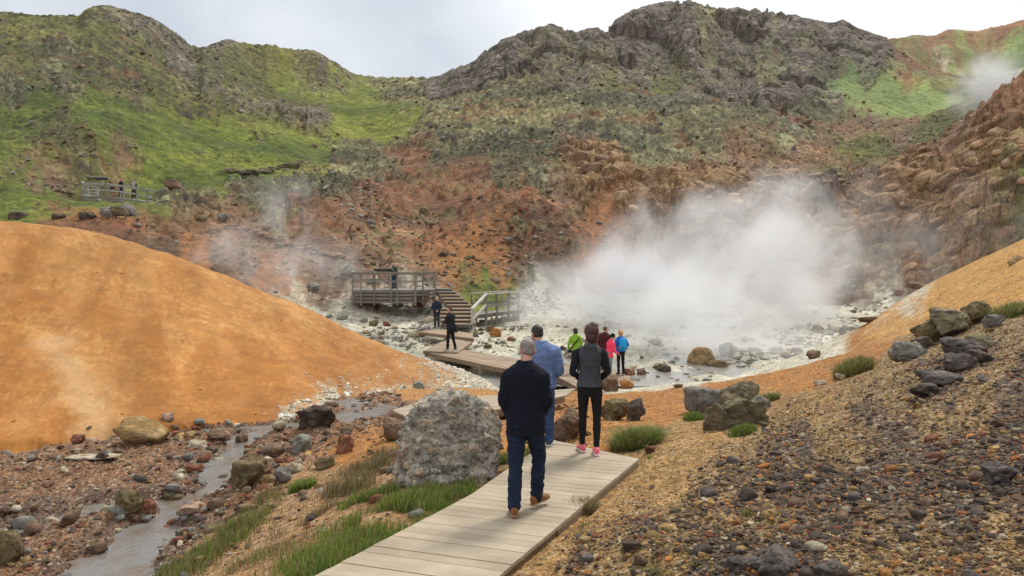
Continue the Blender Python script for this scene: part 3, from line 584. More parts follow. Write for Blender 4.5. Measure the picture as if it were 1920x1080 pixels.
for a in [
 (257,840,96,50,'ochre','large rounded grey and ochre boulder at the foot of the orange mound',8,0),
 (588,808,72,44,'dark','dark brown angular boulder standing in the stream below the white crust',14,0),
 (456,918,70,54,'olive','olive brown wedge-shaped boulder with a pale vein on the stream bank',16,0),
 (230,970,56,44,'olive','split olive brown boulder between two arms of the stream',14,.2),
 (268,970,34,30,'rust','dark rusty stone leaning against the split olive boulder',10,0),
 (646,850,34,33,'rust','upright reddish brown stone on the wet gravel left of the grey boulder',10,0),
 (742,828,52,42,'brown','smooth brown boulder touching the left side of the huge grey boulder',5,0),
 (742,800,42,22,'rust','dark red slab tucked under the end of the pale boardwalk',14,0),
 (560,848,38,30,'mudgrey','streaked grey-brown stone in the middle of the stony stream bed',8,0),
 (508,858,46,20,'brown','flat reddish brown stone above an orange-stained puddle',8,0),
 (450,838,24,22,'brown','small upright brown stone beside the stream bend',10,0),
 (6,1062,50,62,'olive','olive boulder cut off by the left edge of the photo',7,.2),
 (350,974,44,24,'pink','pinkish tan wedge of stone at the edge of the wide stream pool',14,0),
 (320,950,38,24,'olive','tilted olive slab standing in the stream near the pink stone',18,0),
 (604,882,42,24,'olive','olive brown stone at the dry end of the stream bed',12,0),
 (497,912,44,18,'ochre','flat ochre stone right of the wedge-shaped boulder',12,0),
 (528,908,30,30,'grey','grey stone in the pale pile right of the wedge-shaped boulder',10,0),
 (552,888,28,20,'pale','cream stone in the pale pile right of the wedge-shaped boulder',10,0),
 (362,888,30,16,'rust','red stone at the head of the stream pool',9,0),
 (186,866,26,18,'dark','dark grey stone below the pale flat slab',9,0),
 (140,832,26,16,'rust','orange-red stone at the left foot of the mound',9,0),
 (365,844,34,16,'pale','cream flat stone right of the ochre boulder',10,0),
 (405,828,40,18,'brown','low brown stone at the upper stream bend',10,0),
 (1153,789,58,38,'olive','broad yellowish boulder right of the woman in leggings',10,.1),
 (1195,789,38,38,'dark','dark grey boulder touching the broad yellowish one',12,0),
 (1068,826,66,58,'brown','rusty brown boulder between the man in blue and the woman',9,0),
 (1143,734,38,30,'brown','reddish brown boulder in front of the person in pink',9,0),
 (1177,729,27,16,'orange','small round orange boulder at the edge of the mud',5,0),
 (1182,712,22,20,'rust','dark reddish rock behind the feet of the woman in blue',9,0),
 (1335,774,86,44,'grey','smooth grey half-buried boulder left of the mossy lumpy rocks',6,0),
 (1392,772,76,54,'mossy','lumpy dark boulder with moss right of the smooth grey one',9,.35),
 (1360,806,72,48,'mossy','mossy jagged rock below the smooth grey boulder',16,.3),
 (1402,797,78,48,'mossy','mossy rock wedged behind the jagged one on the slope',12,.45),
 (1760,640,70,46,'olive','dark mossy outcrop at the crest of the gravel slope, its lower left end',12,.35),
 (1802,624,86,44,'mossy','long brown outcrop block at the crest of the gravel slope',12,.2),
 (1843,603,58,38,'olive','pointed brown block topping the outcrop on the crest of the slope',14,.1),
 (1868,612,42,22,'grey','pale grey stone right of the pointed outcrop block',9,0),
 (1715,672,64,30,'mudgrey','pale layered rock on the slope below the mossy outcrop',12,.2),
 (1690,678,30,18,'olive','small olive rock left of the pale layered one',12,.1),
 (1618,690,34,18,'brown','brown rock beside the long grass tussock on the slope',10,0),
 (1580,712,20,12,'pale','pale rounded stone below the long grass tussock',7,0),
 (1542,722,22,9,'pale','flat pale stone left of the pale rounded one',8,0),
 (1845,652,56,24,'mossy','moss-capped stone on top of the purple rock rib',6,.9),
 (1822,668,74,32,'mauve','purple-grey rock rib under the moss-capped stone',10,0),
 (1815,694,66,30,'mauve','purple-grey lump halfway down the rock rib',10,0),
 (1782,722,84,22,'mauve','lowest purple-black slab of the rock rib',10,0),
 (1735,655,44,24,'dark','dark stub of rock under the lower left end of the mossy outcrop',14,.3),
 (1775,606,46,26,'mossy','mossy hump filling the gap in the crest of the outcrop',10,.6),
 (1850,680,50,22,'dark','blackish stone beside the upper end of the purple rib',12,0),
 (1745,742,60,20,'dark','dark slab tailing off below the purple rib',14,0),
 (1428,770,44,26,'grey','grey block at the right end of the mossy lumpy rocks',12,.2),
 (1395,1076,60,30,'mauve','flat mauve stone at the bottom edge of the gravel slope',12,0),
 (1468,1082,92,40,'mauve','broad purple-grey rock cut by the bottom edge of the photo',12,0),
 (1560,1092,60,34,'mauve','dark rock with brown moss at the bottom edge, right of the broad one',12,.3),
 (1190,1035,48,18,'dark','low dark rock in the gravel beyond the boardwalk edge',12,0),
 (1890,905,60,30,'mauve','mauve-brown stone at the right edge of the gravel slope',12,0),
 (1220,850,22,14,'rust','dark rusty stone under the round green tussock',10,0),
 (320,358,38,22,'brown','big reddish grey boulder right of the upper viewing platform',7,0),
 (413,416,26,16,'grey','grey boulder on the red slope below the green hill',8,.2),
 (196,409,28,22,'grey','grey boulder in the row under the upper platform, nearest to its left end',9,.4),
 (212,402,38,16,'mossy','flat mossy boulder in the row under the upper platform',8,.6),
 (235,402,30,22,'grey','rounded grey boulder in the row under the upper platform, right of the flat mossy one',7,.5),
 (160,412,30,16,'dark','dark boulder at the grass edge left of the row under the upper platform',9,.3),
 (106,412,22,12,'dark','small dark boulder further left along the grass edge',9,.2),
 (30,412,34,16,'dark','dark boulder at the grass edge by the left side of the photo',9,.3),
 (651,520,28,24,'grey','grey boulder behind the left end of the lower viewing platform',7,0),
 (585,545,30,14,'mudgrey','grey block at the edge of the mud above the orange mound',9,0),
 (640,600,22,9,'mudgrey','flat grey stone in the mud left of the platform front',9,0),
 (700,612,18,12,'olive','olive stone in the pale mud under the platform',9,0),
 (724,612,16,9,'rust','reddish stone beside the olive one in the pale mud',9,0),
 (745,577,24,12,'mudgrey','pale boulder against the front boards of the lower platform',9,0),
 (786,575,26,12,'rust','dark red boulder at the right corner of the lower platform',9,0),
 (801,588,36,14,'mudgrey','grey boulder left of the man in sunglasses',8,0),
 (804,606,22,12,'pale','round pale boulder at the foot of the stairs',5,0),
 (830,588,14,12,'pale','pale boulder on the stair side between the two standing men',6,0),
 (789,632,20,10,'olive','olive stone left of the lower deck',8,0),
 (929,632,22,16,'orange','orange-brown boulder in the grey mud right of the stairs',6,0),
 (920,622,18,10,'rust','rust coloured boulder just behind the orange-brown one',7,0),
 (957,640,14,8,'rust','small rusty stone further right in the grey mud',8,0),
 (901,663,10,6,'white','little white stone beside the lower deck',7,0),
 (1056,657,12,9,'dark','dark stone in the mud left of the person in green',9,0),
 (1240,693,28,10,'olive','flat olive rock at the edge of the steaming mud',9,0),
 (1203,704,20,12,'brown','brown rock in the mud right of the woman in blue',9,0),
 (1248,700,30,14,'dark','dark rock half sunk in the steaming mud',9,.1),
 (1288,708,16,8,'brown','small brown rock where mud meets orange earth',9,0),
 (1320,688,56,36,'ochre','yellowish crusted sinter cone in front of the big steam cloud',6,0),
 (1365,668,34,24,'mudgrey','grey sinter lump right of the yellowish cone',7,0),
 (1348,690,40,14,'olive','low greenish mud lump below the sinter cone',7,0),
 (1530,672,26,14,'brown','brown stone sitting on the white crust line',9,0),
 (1632,604,36,10,'brown','low brown rock half-way up the orange bank edge',9,0),
 (1690,555,20,12,'rust','dark red stone on the white mud shore',9,0),
 (1725,541,38,12,'brown','brown boulder at the top of the white mud shore',8,0),
 (1230,718,14,7,'rust','tiny brown stone on the orange earth below the mud',9,0),
 (1272,727,20,7,'brown','flat brown stone alone on the orange earth',9,0),
 (785,729,22,14,'mudgrey','grey-brown stone stuck in the lower face of the orange mound',8,0),
]:
    px, py, wd, ht, kd, lb, sh, ms = a
    boulder(px, py, wd, ht, kd, lb, sharp=sh*1.9 if sh > 7 else sh*1.2, moss=ms, sub=5 if wd*ht > 1500 else 4 if wd*ht > 300 else 3, rough=.20 if sh >= 9 else .11, sink=.45 if py > 600 and px > 1300 else .3)
# thin pale slab lying on the gravel
def slab():
    x, y, z = hit(173, 862); V, Fc = rock_shape(3, 77, 20, rough=.03); V = V*np.array([.46, .16, .025]); o = link('stone_slab', np_mesh('stone_slab', V, Fc, M_ROCK, rock_col(V*3, 'pale', 5)))
    o.location = (x, y, z+.05); tag(o, 'thin cream-white flat slab lying on the red gravel left of the stream', 'slab')
slab()

# -------- small stones: variants shared by individuals, the rest merged
def stone_variants(n, kinds, sub=2):
    out = []
    for i in range(n):
        W, Fc = rock_shape(sub, 300+i*7, 12, 8, .06); W = W*np.array([1, .8, .62])
        out.append([(k, np_mesh('stone', W, Fc, M_ROCK, rock_col(W, k, i*5), sub > 1)) for k in kinds])
    return out
def scatter(n, xr, yr, dens_fn, size_fn, seed):
    r = np.random.default_rng(seed); ly = r.uniform(math.log(yr[0]), math.log(yr[1]), n); y = np.exp(ly); u = r.uniform(xr[0], xr[1], n); x = u*y
    k = r.uniform(size=n) < dens_fn(x, y); x, y = x[k], y[k]; s = size_fn(r, len(x), x, y); return x, y, s
def merged(name, x, y, s, kinds_p, label, cat, group, indiv, ind_label, ind_name, seed, flat=.62, sink=.25, sub_small=1):
    """largest as objects, the rest one mesh"""
    r = np.random.default_rng(seed); z = sample(GZ, x, y); ks = list(kinds_p); pr = np.array([kinds_p[k] for k in ks], float); pr /= pr.sum()
    kk = r.choice(len(ks), len(x), p=pr); yaw = r.uniform(0, 6.28, len(x)); order = np.argsort(-s/y); top = order[:indiv]; rest = order[indiv:]
    var = stone_variants(5, ks)
    for i in top:
        me = var[r.integers(5)][kk[i]][1]; o = link(ind_name, me); o.location = (x[i], y[i], z[i]+s[i]*.3*(.5-sink)); o.rotation_euler = (r.uniform(-.25, .25), r.uniform(-.25, .25), yaw[i]); q = s[i]/2*r.uniform(.85, 1.15, 3)
        o.scale = tuple(q); kd = ks[kk[i]]; tag(o, ind_label.format(CN[kd]), 'stone', group.format(CN[kd]))
    x, y, z, s, kk, yaw = (a[rest] for a in (x, y, z, s, kk, yaw)); n = len(x)
    Vs = []; Fs = []; Cs = []; off = 0
    for v in range(6):
        W, Fc = rock_shape(sub_small, 900+v*3, 9, 7, .10); W = W*np.array([1, .8, flat]); m = np.arange(n) % 6 == v; c, sn = np.cos(yaw[m])[:, None], np.sin(yaw[m])[:, None]; S = (s[m]/2)[:, None]; k = m.sum()
        tilt = r.uniform(-.5, .5, (k, 1)); X = W[None, :, 0]*S; Y = W[None, :, 1]*S; Z = W[None, :, 2]*S+X*tilt
        Vn = np.stack([X*c-Y*sn+x[m][:, None], X*sn+Y*c+y[m][:, None], Z+z[m][:, None]+S*flat*(1-2*sink)*.5], 2).reshape(-1, 3)
        base = np.array([ROCKC[q][0] for q in ks])[kk[m]]*r.uniform(.6, 1.5, (k, 1)); Cs.append(np.repeat(base, len(W), 0)*r.uniform(.85, 1.15, (k*len(W), 1)))
        Fs.append((Fc[None]+(np.arange(k)*len(W))[:, None, None]+off).reshape(-1, 3)); Vs.append(Vn); off += len(Vn)
    o = link(name, np_mesh(name, np.vstack(Vs), np.vstack(Fs), M_ROCK, np.clip(np.vstack(Cs), .01, .75), False)); tag(o, label, cat, None, 'stuff')
CN = {'grey': 'grey', 'brown': 'brown', 'dark': 'blackish', 'olive': 'olive', 'ochre': 'ochre', 'rust': 'rust-red', 'orange': 'orange', 'pale': 'cream', 'pink': 'pinkish', 'mauve': 'purple-grey', 'white': 'white', 'mossy': 'mossy', 'mudgrey': 'mud-grey'}
GK = {k: GW[:, :, i] for i, k in enumerate(KINDS)}
def kd(names): 
    g = sum(GK[n] for n in names); return lambda x, y: sample(g, x, y)
def deck_free(x, y):  # keep the foreground boardwalk clear
    return (dist_poly(x, y, [(-1.9, 4.3), (-.85, 6.26), (.05, 7.9), (.95, 9.9)]) > .80)
d_slope = kd(['grv', 'blk']); d_gro = kd(['gro']); d_bed = kd(['bed']); d_drt = kd(['drt', 'org', 'ylw'])
clus = lambda x, y, f, s: .5+.5*fbm(x*f, y*f, oct=3, seed=s)
def dn1(x, y): return deck_free(x, y)*(d_slope(x, y)*(.35+.65*sstep(.2, .7, clus(x, y, 1.2, 3)))+.38*d_gro(x, y))
def sz1(r, n, x, y): return np.clip(r.lognormal(math.log(.022), .5, n), .008, .13)*(1-.45*d_gro(x, y))
d_blk = kd(['blk']); d_grv = kd(['grv'])
x, y, s = scatter(80000, (-.2, .74), (4.0, 17), lambda x, y: deck_free(x, y)*(d_grv(x, y)*(.3+.6*sstep(.2, .7, clus(x, y, 1.2, 3)))+.5*d_gro(x, y)), sz1, 41)
merged('slope_gravel', x, y, s, {'brown': 2.6, 'dark': .9, 'orange': 1.1, 'ochre': 3.6, 'pale': .8, 'olive': 2.4, 'rust': .8}, 'loose ochre and brown gravel covering the right slope', 'gravel', '{} stones on the gravel slope', 100, '{} stone lying loose in the ochre gravel of the right slope', 'gravel_stone', 5)
x, y, s = scatter(95000, (-.2, .74), (4.0, 17), lambda x, y: deck_free(x, y)*d_blk(x, y)*(.4+.6*sstep(.2, .6, clus(x, y, 1.0, 33))), lambda r, n, x, y: np.clip(r.lognormal(math.log(.026), .60, n), .009, .17), 42)
merged('dark_gravel', x, y, s, {'dark': 4.4, 'mauve': 1.6, 'brown': 2.6, 'orange': .8, 'ochre': 1.3, 'rust': .8, 'olive': .4, 'pale': .25}, 'patches of blackish angular gravel on the right slope', 'gravel', '{} stones in the dark gravel patches', 130, '{} stone lying in the dark gravel patches of the right slope', 'dark_stone', 55)
def dn2(x, y): return d_bed(x, y)*(.35+.65*sstep(.3, .65, clus(x, y, .8, 9)))+.10*d_drt(x, y)*(x < 3)*deck_free(x, y)*(np.abs(sample(GC.astype(float), x, y)-2) < .3)
def sz2(r, n, x, y): return np.clip(r.lognormal(math.log(.045), .62, n), .012, .30)
x, y, s = scatter(26000, (-.85, .1), (8.3, 24), dn2, sz2, 43)
merged('stream_pebbles', x, y, s, {'brown': 3.4, 'rust': 1.6, 'dark': 1.6, 'pale': 1.0, 'pink': .5, 'grey': 1.2, 'ochre': 1.2, 'olive': 1, 'mudgrey': .8}, 'small stones and pebbles covering the stream bed', 'pebbles', '{} stones in the stream bed', 170, '{} stone among the wet pebbles of the stream bed', 'stream_stone', 6)
cx, cy, cs = scatter(26000, (-.85, .0), (9.0, 21), lambda x, y: np.maximum.reduce([(dist_poly(x, y, p_) < w_*1.5).astype(float)*.11 for p_, w_ in CHAN])*(.2+.8*sstep(.35, .7, clus(x, y, 1.1, 19))), lambda r, n, x, y: np.clip(r.lognormal(math.log(.10), .5, n), .04, .34), 44)
merged('creek_cobbles', cx, cy, cs, {'grey': 2, 'mudgrey': 2, 'pale': 1.6, 'brown': 2, 'rust': 1, 'pink': 1, 'dark': 1}, 'cobbles breaking the surface of the stream', 'cobbles', '{} cobbles standing in the stream water', 90, '{} cobble standing in the stream water', 'cobble', 66, sink=-.15, sub_small=2)
# pebbles on the orange earth
dO = kd(['org', 'ylw', 'orp', 'wht'])
x, y, s = scatter(6500, (-.75, .75), (13, 34), lambda x, y: .5*dO(x, y)*(sample(GC.astype(float), x, y) >= 2), lambda r, n, x, y: np.clip(r.lognormal(math.log(.024), .45, n), .012, .10), 47)
merged('earth_pebbles', x, y, s, {'orange': 5, 'ochre': 3, 'brown': .5, 'pale': 1}, 'small crumbs and pebbles on the orange earth', 'pebbles', '', 0, '', '', 7)
# white sinter crumbs at the toe of the mound
dW = lambda x, y: (sample(GC.astype(float), x, y) >= 2)*(sample(GZ, x, y) < -.85)*kd(['wht'])(x, y)*np.where(sample(GC.astype(float), x, y) > 2.5, .8, .15)
x, y, s = scatter(42000, (-.35, .05), (17, 31), dW, lambda r, n, x, y: np.clip(r.lognormal(math.log(.05), .55, n), .015, .22), 48)
merged('sinter_crumbs', x, y, s, {'white': 6, 'pale': 1.5, 'mudgrey': .3}, 'crumbly white mineral crust at the toe of the mound', 'crust', '', 0, '', '', 8, flat=.5)
# mud flat stones
dM = kd(['mud', 'wht'])
x, y, s = scatter(22000, (-.4, .55), (27, 60), lambda x, y: (sample(GC.astype(float), x, y) <= 1)*dM(x, y)*(.1+.9*sstep(.5, .7, clus(x, y, .35, 12))), lambda r, n, x, y: np.clip(r.lognormal(math.log(.13), .6, n), .04, .7), 49)
merged('mud_stones', x, y, s, {'mudgrey': 4, 'pale': 2, 'grey': 2, 'olive': 1, 'brown': .7}, 'grey mud-coated rubble strewn over the mud flat', 'rubble', '{} stones on the mud flat', 60, '{} stone standing in the pale mud flat', 'mud_stone', 9)
# rounded pillow-like rocks bulging out of the right slope
def pillows():
    r = np.random.default_rng(61); kinds = ['tan1', 'tan2', 'tan3', 'tan4']; ROCKC.update(tan1=((.30,.175,.085),(.40,.26,.14),(.15,.09,.05)), tan2=((.25,.15,.085),(.34,.22,.13),(.12,.075,.045)), tan3=((.21,.125,.075),(.29,.19,.12),(.10,.062,.04)), tan4=((.42,.29,.17),(.52,.39,.25),(.22,.14,.085)))
    CN.update(tan1='ochre', tan2='tan', tan3='brown', tan4='pale tan'); var = []
    for i in range(6):
        W, Fc = rock_shape(4, 500+i*3, 4.5, 7, .10); var.append([np_mesh('pillow_rock', W, Fc, M_ROCK, rock_col(W, k, i*7+3, .15)) for k in kinds])
    rows = [(1920, 215, 500), (1860, 245, 520), (1800, 285, 520), (1740, 330, 525), (1680, 355, 530), (1620, 372, 530), (1560, 395, 520), (1505, 430, 500)]
    xs = [a[0] for a in rows][::-1]; lo = [a[1] for a in rows][::-1]; hi = [a[2] for a in rows][::-1]; n = 0
    for ix in range(11):
        for iy in range(13):
            px = 1500+ix*44+(iy % 2)*20+r.normal()*9; py = 215+iy*25+r.normal()*6
            a, b = np.interp(px, xs, lo), np.interp(px, xs, hi)
            if py < a or py > b or px > 1975 or r.uniform() < .30 or (px > 1850 and py > 400 and r.uniform() < .6): continue
            h = hit(px, py)
            if h is None: continue
            w = r.uniform(30, 66)*h[1]/F*(1.25 if py < 330 else 1); hh = w*r.uniform(.42, .62); k = r.integers(3)
            o = link('pillow_rock', var[r.integers(6)][k]); o.location = (h[0], h[1]+w*.20, h[2]-w*.03); o.scale = (w/2, w*.36, hh/2); o.rotation_euler = (r.uniform(-.2, .2), -rad(r.uniform(14, 40)), r.uniform(-.4, .4))
            tag(o, f'{CN[kinds[k]]} rounded rock bulging out of the brown slope behind the steam', 'rock', f'{CN[kinds[k]]} rounded rocks of the right slope'); n += 1
    for px, py, wd, ht in ((1300,345,44,18),(1340,352,50,20),(1290,368,46,18),(1335,378,52,18),(1375,370,40,20),(1300,392,50,20),(1350,398,46,18),(1395,388,40,22),(1320,415,44,18),(1370,420,50,20),(1415,352,40,16),(1450,335,52,14),(1485,322,44,14),(1525,398,34,24),(1510,430,40,22),(1545,330,60,14),(1560,345,54,14),(1090,300,40,26),(1110,320,44,24),(1140,345,36,22),(1165,372,30,22),(1190,395,26,20),(1060,285,40,20),(1130,300,34,20)):
        h = hit(px, py); 
        if h is None: continue
        k = 2 if px < 1150 else (3 if px < 1420 else r.integers(2)); o = link('pillow_rock', var[r.integers(6)][k]); w = wd*h[1]/F*1.15; o.location = (h[0], h[1]+w*.15, h[2]); o.scale = (w/2, w*.4, ht*h[1]/F*.62); o.rotation_euler = (0, -rad(r.uniform(-5, 15)), r.uniform(-.3, .3))
        tag(o, f'{CN[kinds[k]]} weathered rock in the bare outcrop above the steam', 'rock', f'{CN[kinds[k]]} rocks of the outcrop above the steam')
pillows()
# hillside rocks
dH1 = kd(['gry', 'rck', 'brn']); dH2 = kd(['red', 'rdo', 'olv'])
def dn5(x, y): return (sample(GC.astype(float), x, y) < 1)*(dH1(x, y)*(.25+.75*sstep(.45, .7, clus(x, y, .09, 15)))+dH2(x, y)*.8*sstep(.5, .75, clus(x, y, .13, 16)))
x, y, s = scatter(34000, (-.74, .74), (47, 210), dn5, lambda r, n, x, y: np.clip(r.lognormal(math.log(.26), .5, n), .1, 1.0)*(y/70)**.55, 51)
merged('scree', x, y, s, {'brown': 3, 'grey': 3.5, 'mudgrey': 2.4, 'dark': 2, 'olive': 2, 'mossy': 2.5, 'rust': 1.2}, 'rubble and scree scattered over the far hillsides', 'scree', '{} rocks on the far hillside', 110, '{} rock lying on the far hillside', 'hillside_rock', 10, sink=.35)
# stone rows: the edge of the old path and the broken ledges
def row(px_list, n, kinds, smin, smax, label, group, seed, name='path_stone', spread=2.5):
    r = np.random.default_rng(seed); var = stone_variants(4, kinds); px_list = np.array(px_list, float); t = r.uniform(0, len(px_list)-1, n)
    for q in t:
        px = np.interp(q, range(len(px_list)), px_list[:, 0])+r.normal()*3; py = np.interp(q, range(len(px_list)), px_list[:, 1])+r.normal()*spread; h = hit(px, py)
        if h is None: continue
        k, me = var[r.integers(4)][r.integers(len(kinds))]; o = link(name, me); s = r.uniform(smin, smax)/2; o.scale = (s*r.uniform(1, 1.4), s, s*r.uniform(.6, 1)); o.location = (h[0], h[1], h[2]+s*.2); o.rotation_euler = (0, 0, r.uniform(-.4, .4)); tag(o, label.format(CN[k]), 'stone', group.format(CN[k]))
row([(420,425),(480,438),(530,452),(560,465),(620,478),(660,490),(720,500),(740,505)], 90, ['brown', 'pink'], .22, .60, '{} stone in the row edging the old path on the red slope', '{} stones edging the old path', 71)
row([(430,322),(480,326),(520,318),(556,312)], 34, ['mossy', 'dark'], .5, 1.1, '{} rock in the broken row at the foot of the green hill', '{} rocks at the foot of the green hill', 72, 'ledge_rock')

# ------------------------------------------------------------ water
def water_mat(name, col, rough, bs):
    m, t, b = new_mat(name); b.inputs['Base Color'].default_value = (*col, 1); b.inputs['Roughness'].default_value = rough; b.inputs['IOR'].default_value = 1.33; b.inputs['Specular IOR Level'].default_value = .7
    g = N_(t, 'ShaderNodeNewGeometry'); mp = N_(t, 'ShaderNodeMapping'); mp.inputs['Scale'].default_value = (1, .45, 1); t.links.new(g.outputs['Position'], mp.inputs[0]); n = nz(t, bs, 5, .6, mp.outputs[0]); bump(t, b, n.outputs[0], .5, .03)
    n2 = nz(t, 2.2, 6, .7, g.outputs['Position']); t.links.new(mixc(t, rng(t, n2.outputs[0], .42, .66, 0, 1), col, (col[0]*.85, col[1]*.62, col[2]*.45)), b.inputs['Base Color']); return m
def sheet(name, pxs, z, mat, label):
    # strip along a polyline
    V = [(p[0], p[1], z) for p in pxs]; me = bpy.data.meshes.new(name); me.from_pydata(V, [], [list(range(len(V)))]); me.materials.append(mat); tag(link(name, me), label, None, None, 'structure')
M_STREAM = water_mat('stream_water', (.20, .195, .185), .07, 22)
sheet('stream_water', [(-22, 7, 0), (-1.9, 7, 0), (-2.2, 12, 0), (-2.2, 16, 0), (-2.6, 18.8, 0), (-5.5, 21, 0), (-8, 23, 0), (-22, 20, 0)], WATER_Z, M_STREAM, 'shallow milky grey stream threading the stony bed')
M_POOL = water_mat('hot_water', (.30, .32, .31), .18, 5)
sheet('hot_spring_pool', [(-14, 26.5, 0), (9, 26.5, 0), (20, 34, 0), (22, 46, 0), (-2, 46, 0), (-14, 38, 0)], -2.03, M_POOL, 'grey milky hot spring water lying in the mud flat')
#@@PART3
# ============================================================ PART 3: walkways and platforms
def wood_mat(name, a, b_, rough=.8, sc=3.0):
    m, t, b = new_mat(name); at = N_(t, 'ShaderNodeAttribute', attribute_name='Col'); tc = N_(t, 'ShaderNodeTexCoord'); mp = N_(t, 'ShaderNodeMapping'); mp.inputs['Scale'].default_value = (1.2, 14, 14)
    uv = N_(t, 'ShaderNodeUVMap'); t.links.new(uv.outputs[0], mp.inputs[0]); n1 = nz(t, sc, 5, .65, mp.outputs[0]); n2 = nz(t, 1.2, 4, .6, tc.outputs['Object'])
    c = mixc(t, rng(t, n1.outputs[0], .3, .7, 0, 1), a, b_); c = mixc(t, rng(t, n2.outputs[0], .40, .72, 0, .65), c, tuple(v*.62 for v in a))
    c = mixc(t, 1.0, c, at.outputs[0], 'MULTIPLY'); t.links.new(c, b.inputs['Base Color']); b.inputs['Roughness'].default_value = rough; b.inputs['Specular IOR Level'].default_value = .3
    bump(t, b, n1.outputs[0], .35, .004); return m
M_DECK = wood_mat('deck_wood', (.355, .29, .205), (.455, .385, .285))
M_DECK2 = wood_mat('brown_deck_wood', (.27, .20, .135), (.37, .285, .20))
M_GREYW = wood_mat('weathered_wood', (.18, .17, .145), (.27, .255, .22))
M_PALEW = wood_mat('pale_wood', (.42, .41, .38), (.55, .54, .50))
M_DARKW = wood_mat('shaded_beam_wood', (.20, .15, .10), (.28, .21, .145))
class MB:
    def __init__(s): s.v = []; s.f = []; s.uv = []; s.c = []
    def box8(s, P8, tone=1.0, ln=None):
        o = len(s.v); s.v += [tuple(p) for p in P8]; s.c += [(tone,)*3]*8
        for f in ((0, 3, 2, 1), (4, 5, 6, 7), (0, 1, 5, 4), (1, 2, 6, 5), (2, 3, 7, 6), (3, 0, 4, 7)):
            s.f.append(tuple(o+i for i in f))
    def bar(s, a, b, w, h, tone=1.0, up=(0, 0, 1)):
        """beam from a to b, w across, h along up"""
        a = np.array(a, float); b = np.array(b, float); d = b-a; d /= np.linalg.norm(d)+1e-9; up = np.array(up, float)
        sd = np.cross(d, up); sd = sd/np.linalg.norm(sd) if np.linalg.norm(sd) > 1e-4 else np.array([1., 0, 0]); u = np.cross(sd, d)
        r = [p+sx*sd*w/2+sz*u*h/2 for p in (a, b) for sx, sz in ((-1, -1), (1, -1), (1, 1), (-1, 1))]
        s.box8([r[0], r[1], r[2], r[3], r[4], r[5], r[6], r[7]], tone)
    def poly(s, top, thick, tone=1.0):
        n = len(top); o = len(s.v); s.v += [tuple(p) for p in top]+[(p[0], p[1], p[2]-thick) for p in top]; s.c += [(tone,)*3]*(2*n)
        s.f.append(tuple(range(o, o+n))); s.f.append(tuple(range(o+2*n-1, o+n-1, -1)))
        for i in range(n): j = (i+1) % n; s.f.append((o+i, o+i+n, o+j+n, o+j))
    def build(s, name, mat, parent=None, uvdir=None, smooth=False):
        me = bpy.data.meshes.new(name); me.from_pydata(s.v, [], s.f); me.materials.append(mat)
        a = me.color_attributes.new('Col', 'FLOAT_COLOR', 'POINT')
        for i, c in enumerate(s.c): a.data[i].color = (*c, 1)
        uv = me.uv_layers.new(name='UVMap'); V = np.array(s.v)
        for p in me.polygons:
            vs = [V[i] for i in p.vertices]
            e = [vs[(k+1) % len(vs)]-vs[k] for k in range(len(vs))]; L = max(e, key=lambda q: np.linalg.norm(q)) if uvdir is None else np.array(uvdir, float)
            L = L/np.linalg.norm(L); n = np.array(p.normal[:]); T = np.cross(n, L); o = (p.vertices[0]//8*1.37) % 7
            for li, q in zip(p.loop_indices, vs): uv.data[li].uv = (q@L+o, q@T+o*.3)
        me.validate(); me.update()
        import bmesh as _b
        bm = _b.new(); bm.from_mesh(me); _b.ops.recalc_face_normals(bm, faces=bm.faces); bm.to_mesh(me); bm.free()
        return link(name, me, parent)
def clip(poly, n, c):
    """keep the part of poly with n.p >= c (in plan)"""
    out = []
    for i in range(len(poly)):
        a = poly[i]; b = poly[(i+1) % len(poly)]; da = a[0]*n[0]+a[1]*n[1]-c; db = b[0]*n[0]+b[1]*n[1]-c
        if da >= 0: out.append(a)
        if (da >= 0) != (db >= 0): t = da/(da-db); out.append(tuple(a[k]+(b[k]-a[k])*t for k in range(3)))
    return out
def empty(name, loc=(0, 0, 0), rz=0):
    o = bpy.data.objects.new(name, None); C.collection.objects.link(o); o.location = loc; o.rotation_euler = (0, 0, rz); o.empty_display_size = .2; return o
def deck(root, poly, plank_dir, pw=.142, gap=.009, thick=.035, mat=None, seed=1, beam=.14, edges=(), bmat=None):
    r = random.Random(seed); d = np.array(plank_dir, float); d /= np.linalg.norm(d); n = (-d[1], d[0])
    k = [p[0]*n[0]+p[1]*n[1] for p in poly]; lo, hi = min(k), max(k); m = MB(); t = lo
    while t < hi:
        jit = r.uniform(-.003, .003)
        q = clip(clip(poly, n, t), (-n[0], -n[1]), -(t+pw-gap))
        if len(q) > 2:
            dz = r.uniform(-.003, .003); m.poly([(p[0], p[1], p[2]+dz) for p in q], thick, r.uniform(.91, 1.07))
        t += pw
    m.build('deck_boards', mat or M_DECK, root, (*d, 0))
    for i, (a, b) in enumerate(edges):
        a = np.array(poly[a]); b = np.array(poly[b]); cc = np.mean(np.array(poly), 0); mid = (a+b)/2; inn = (cc-mid); inn[2] = 0; inn /= np.linalg.norm(inn)+1e-9
        m = MB(); off = inn*.05-np.array([0, 0, thick+beam/2+.004]); m.bar(a+off, b+off, .045, beam, .9); m.build('side_beam', bmat or M_DARKW, root)
def pz3(px, py, z): return Pz(px, py, z)
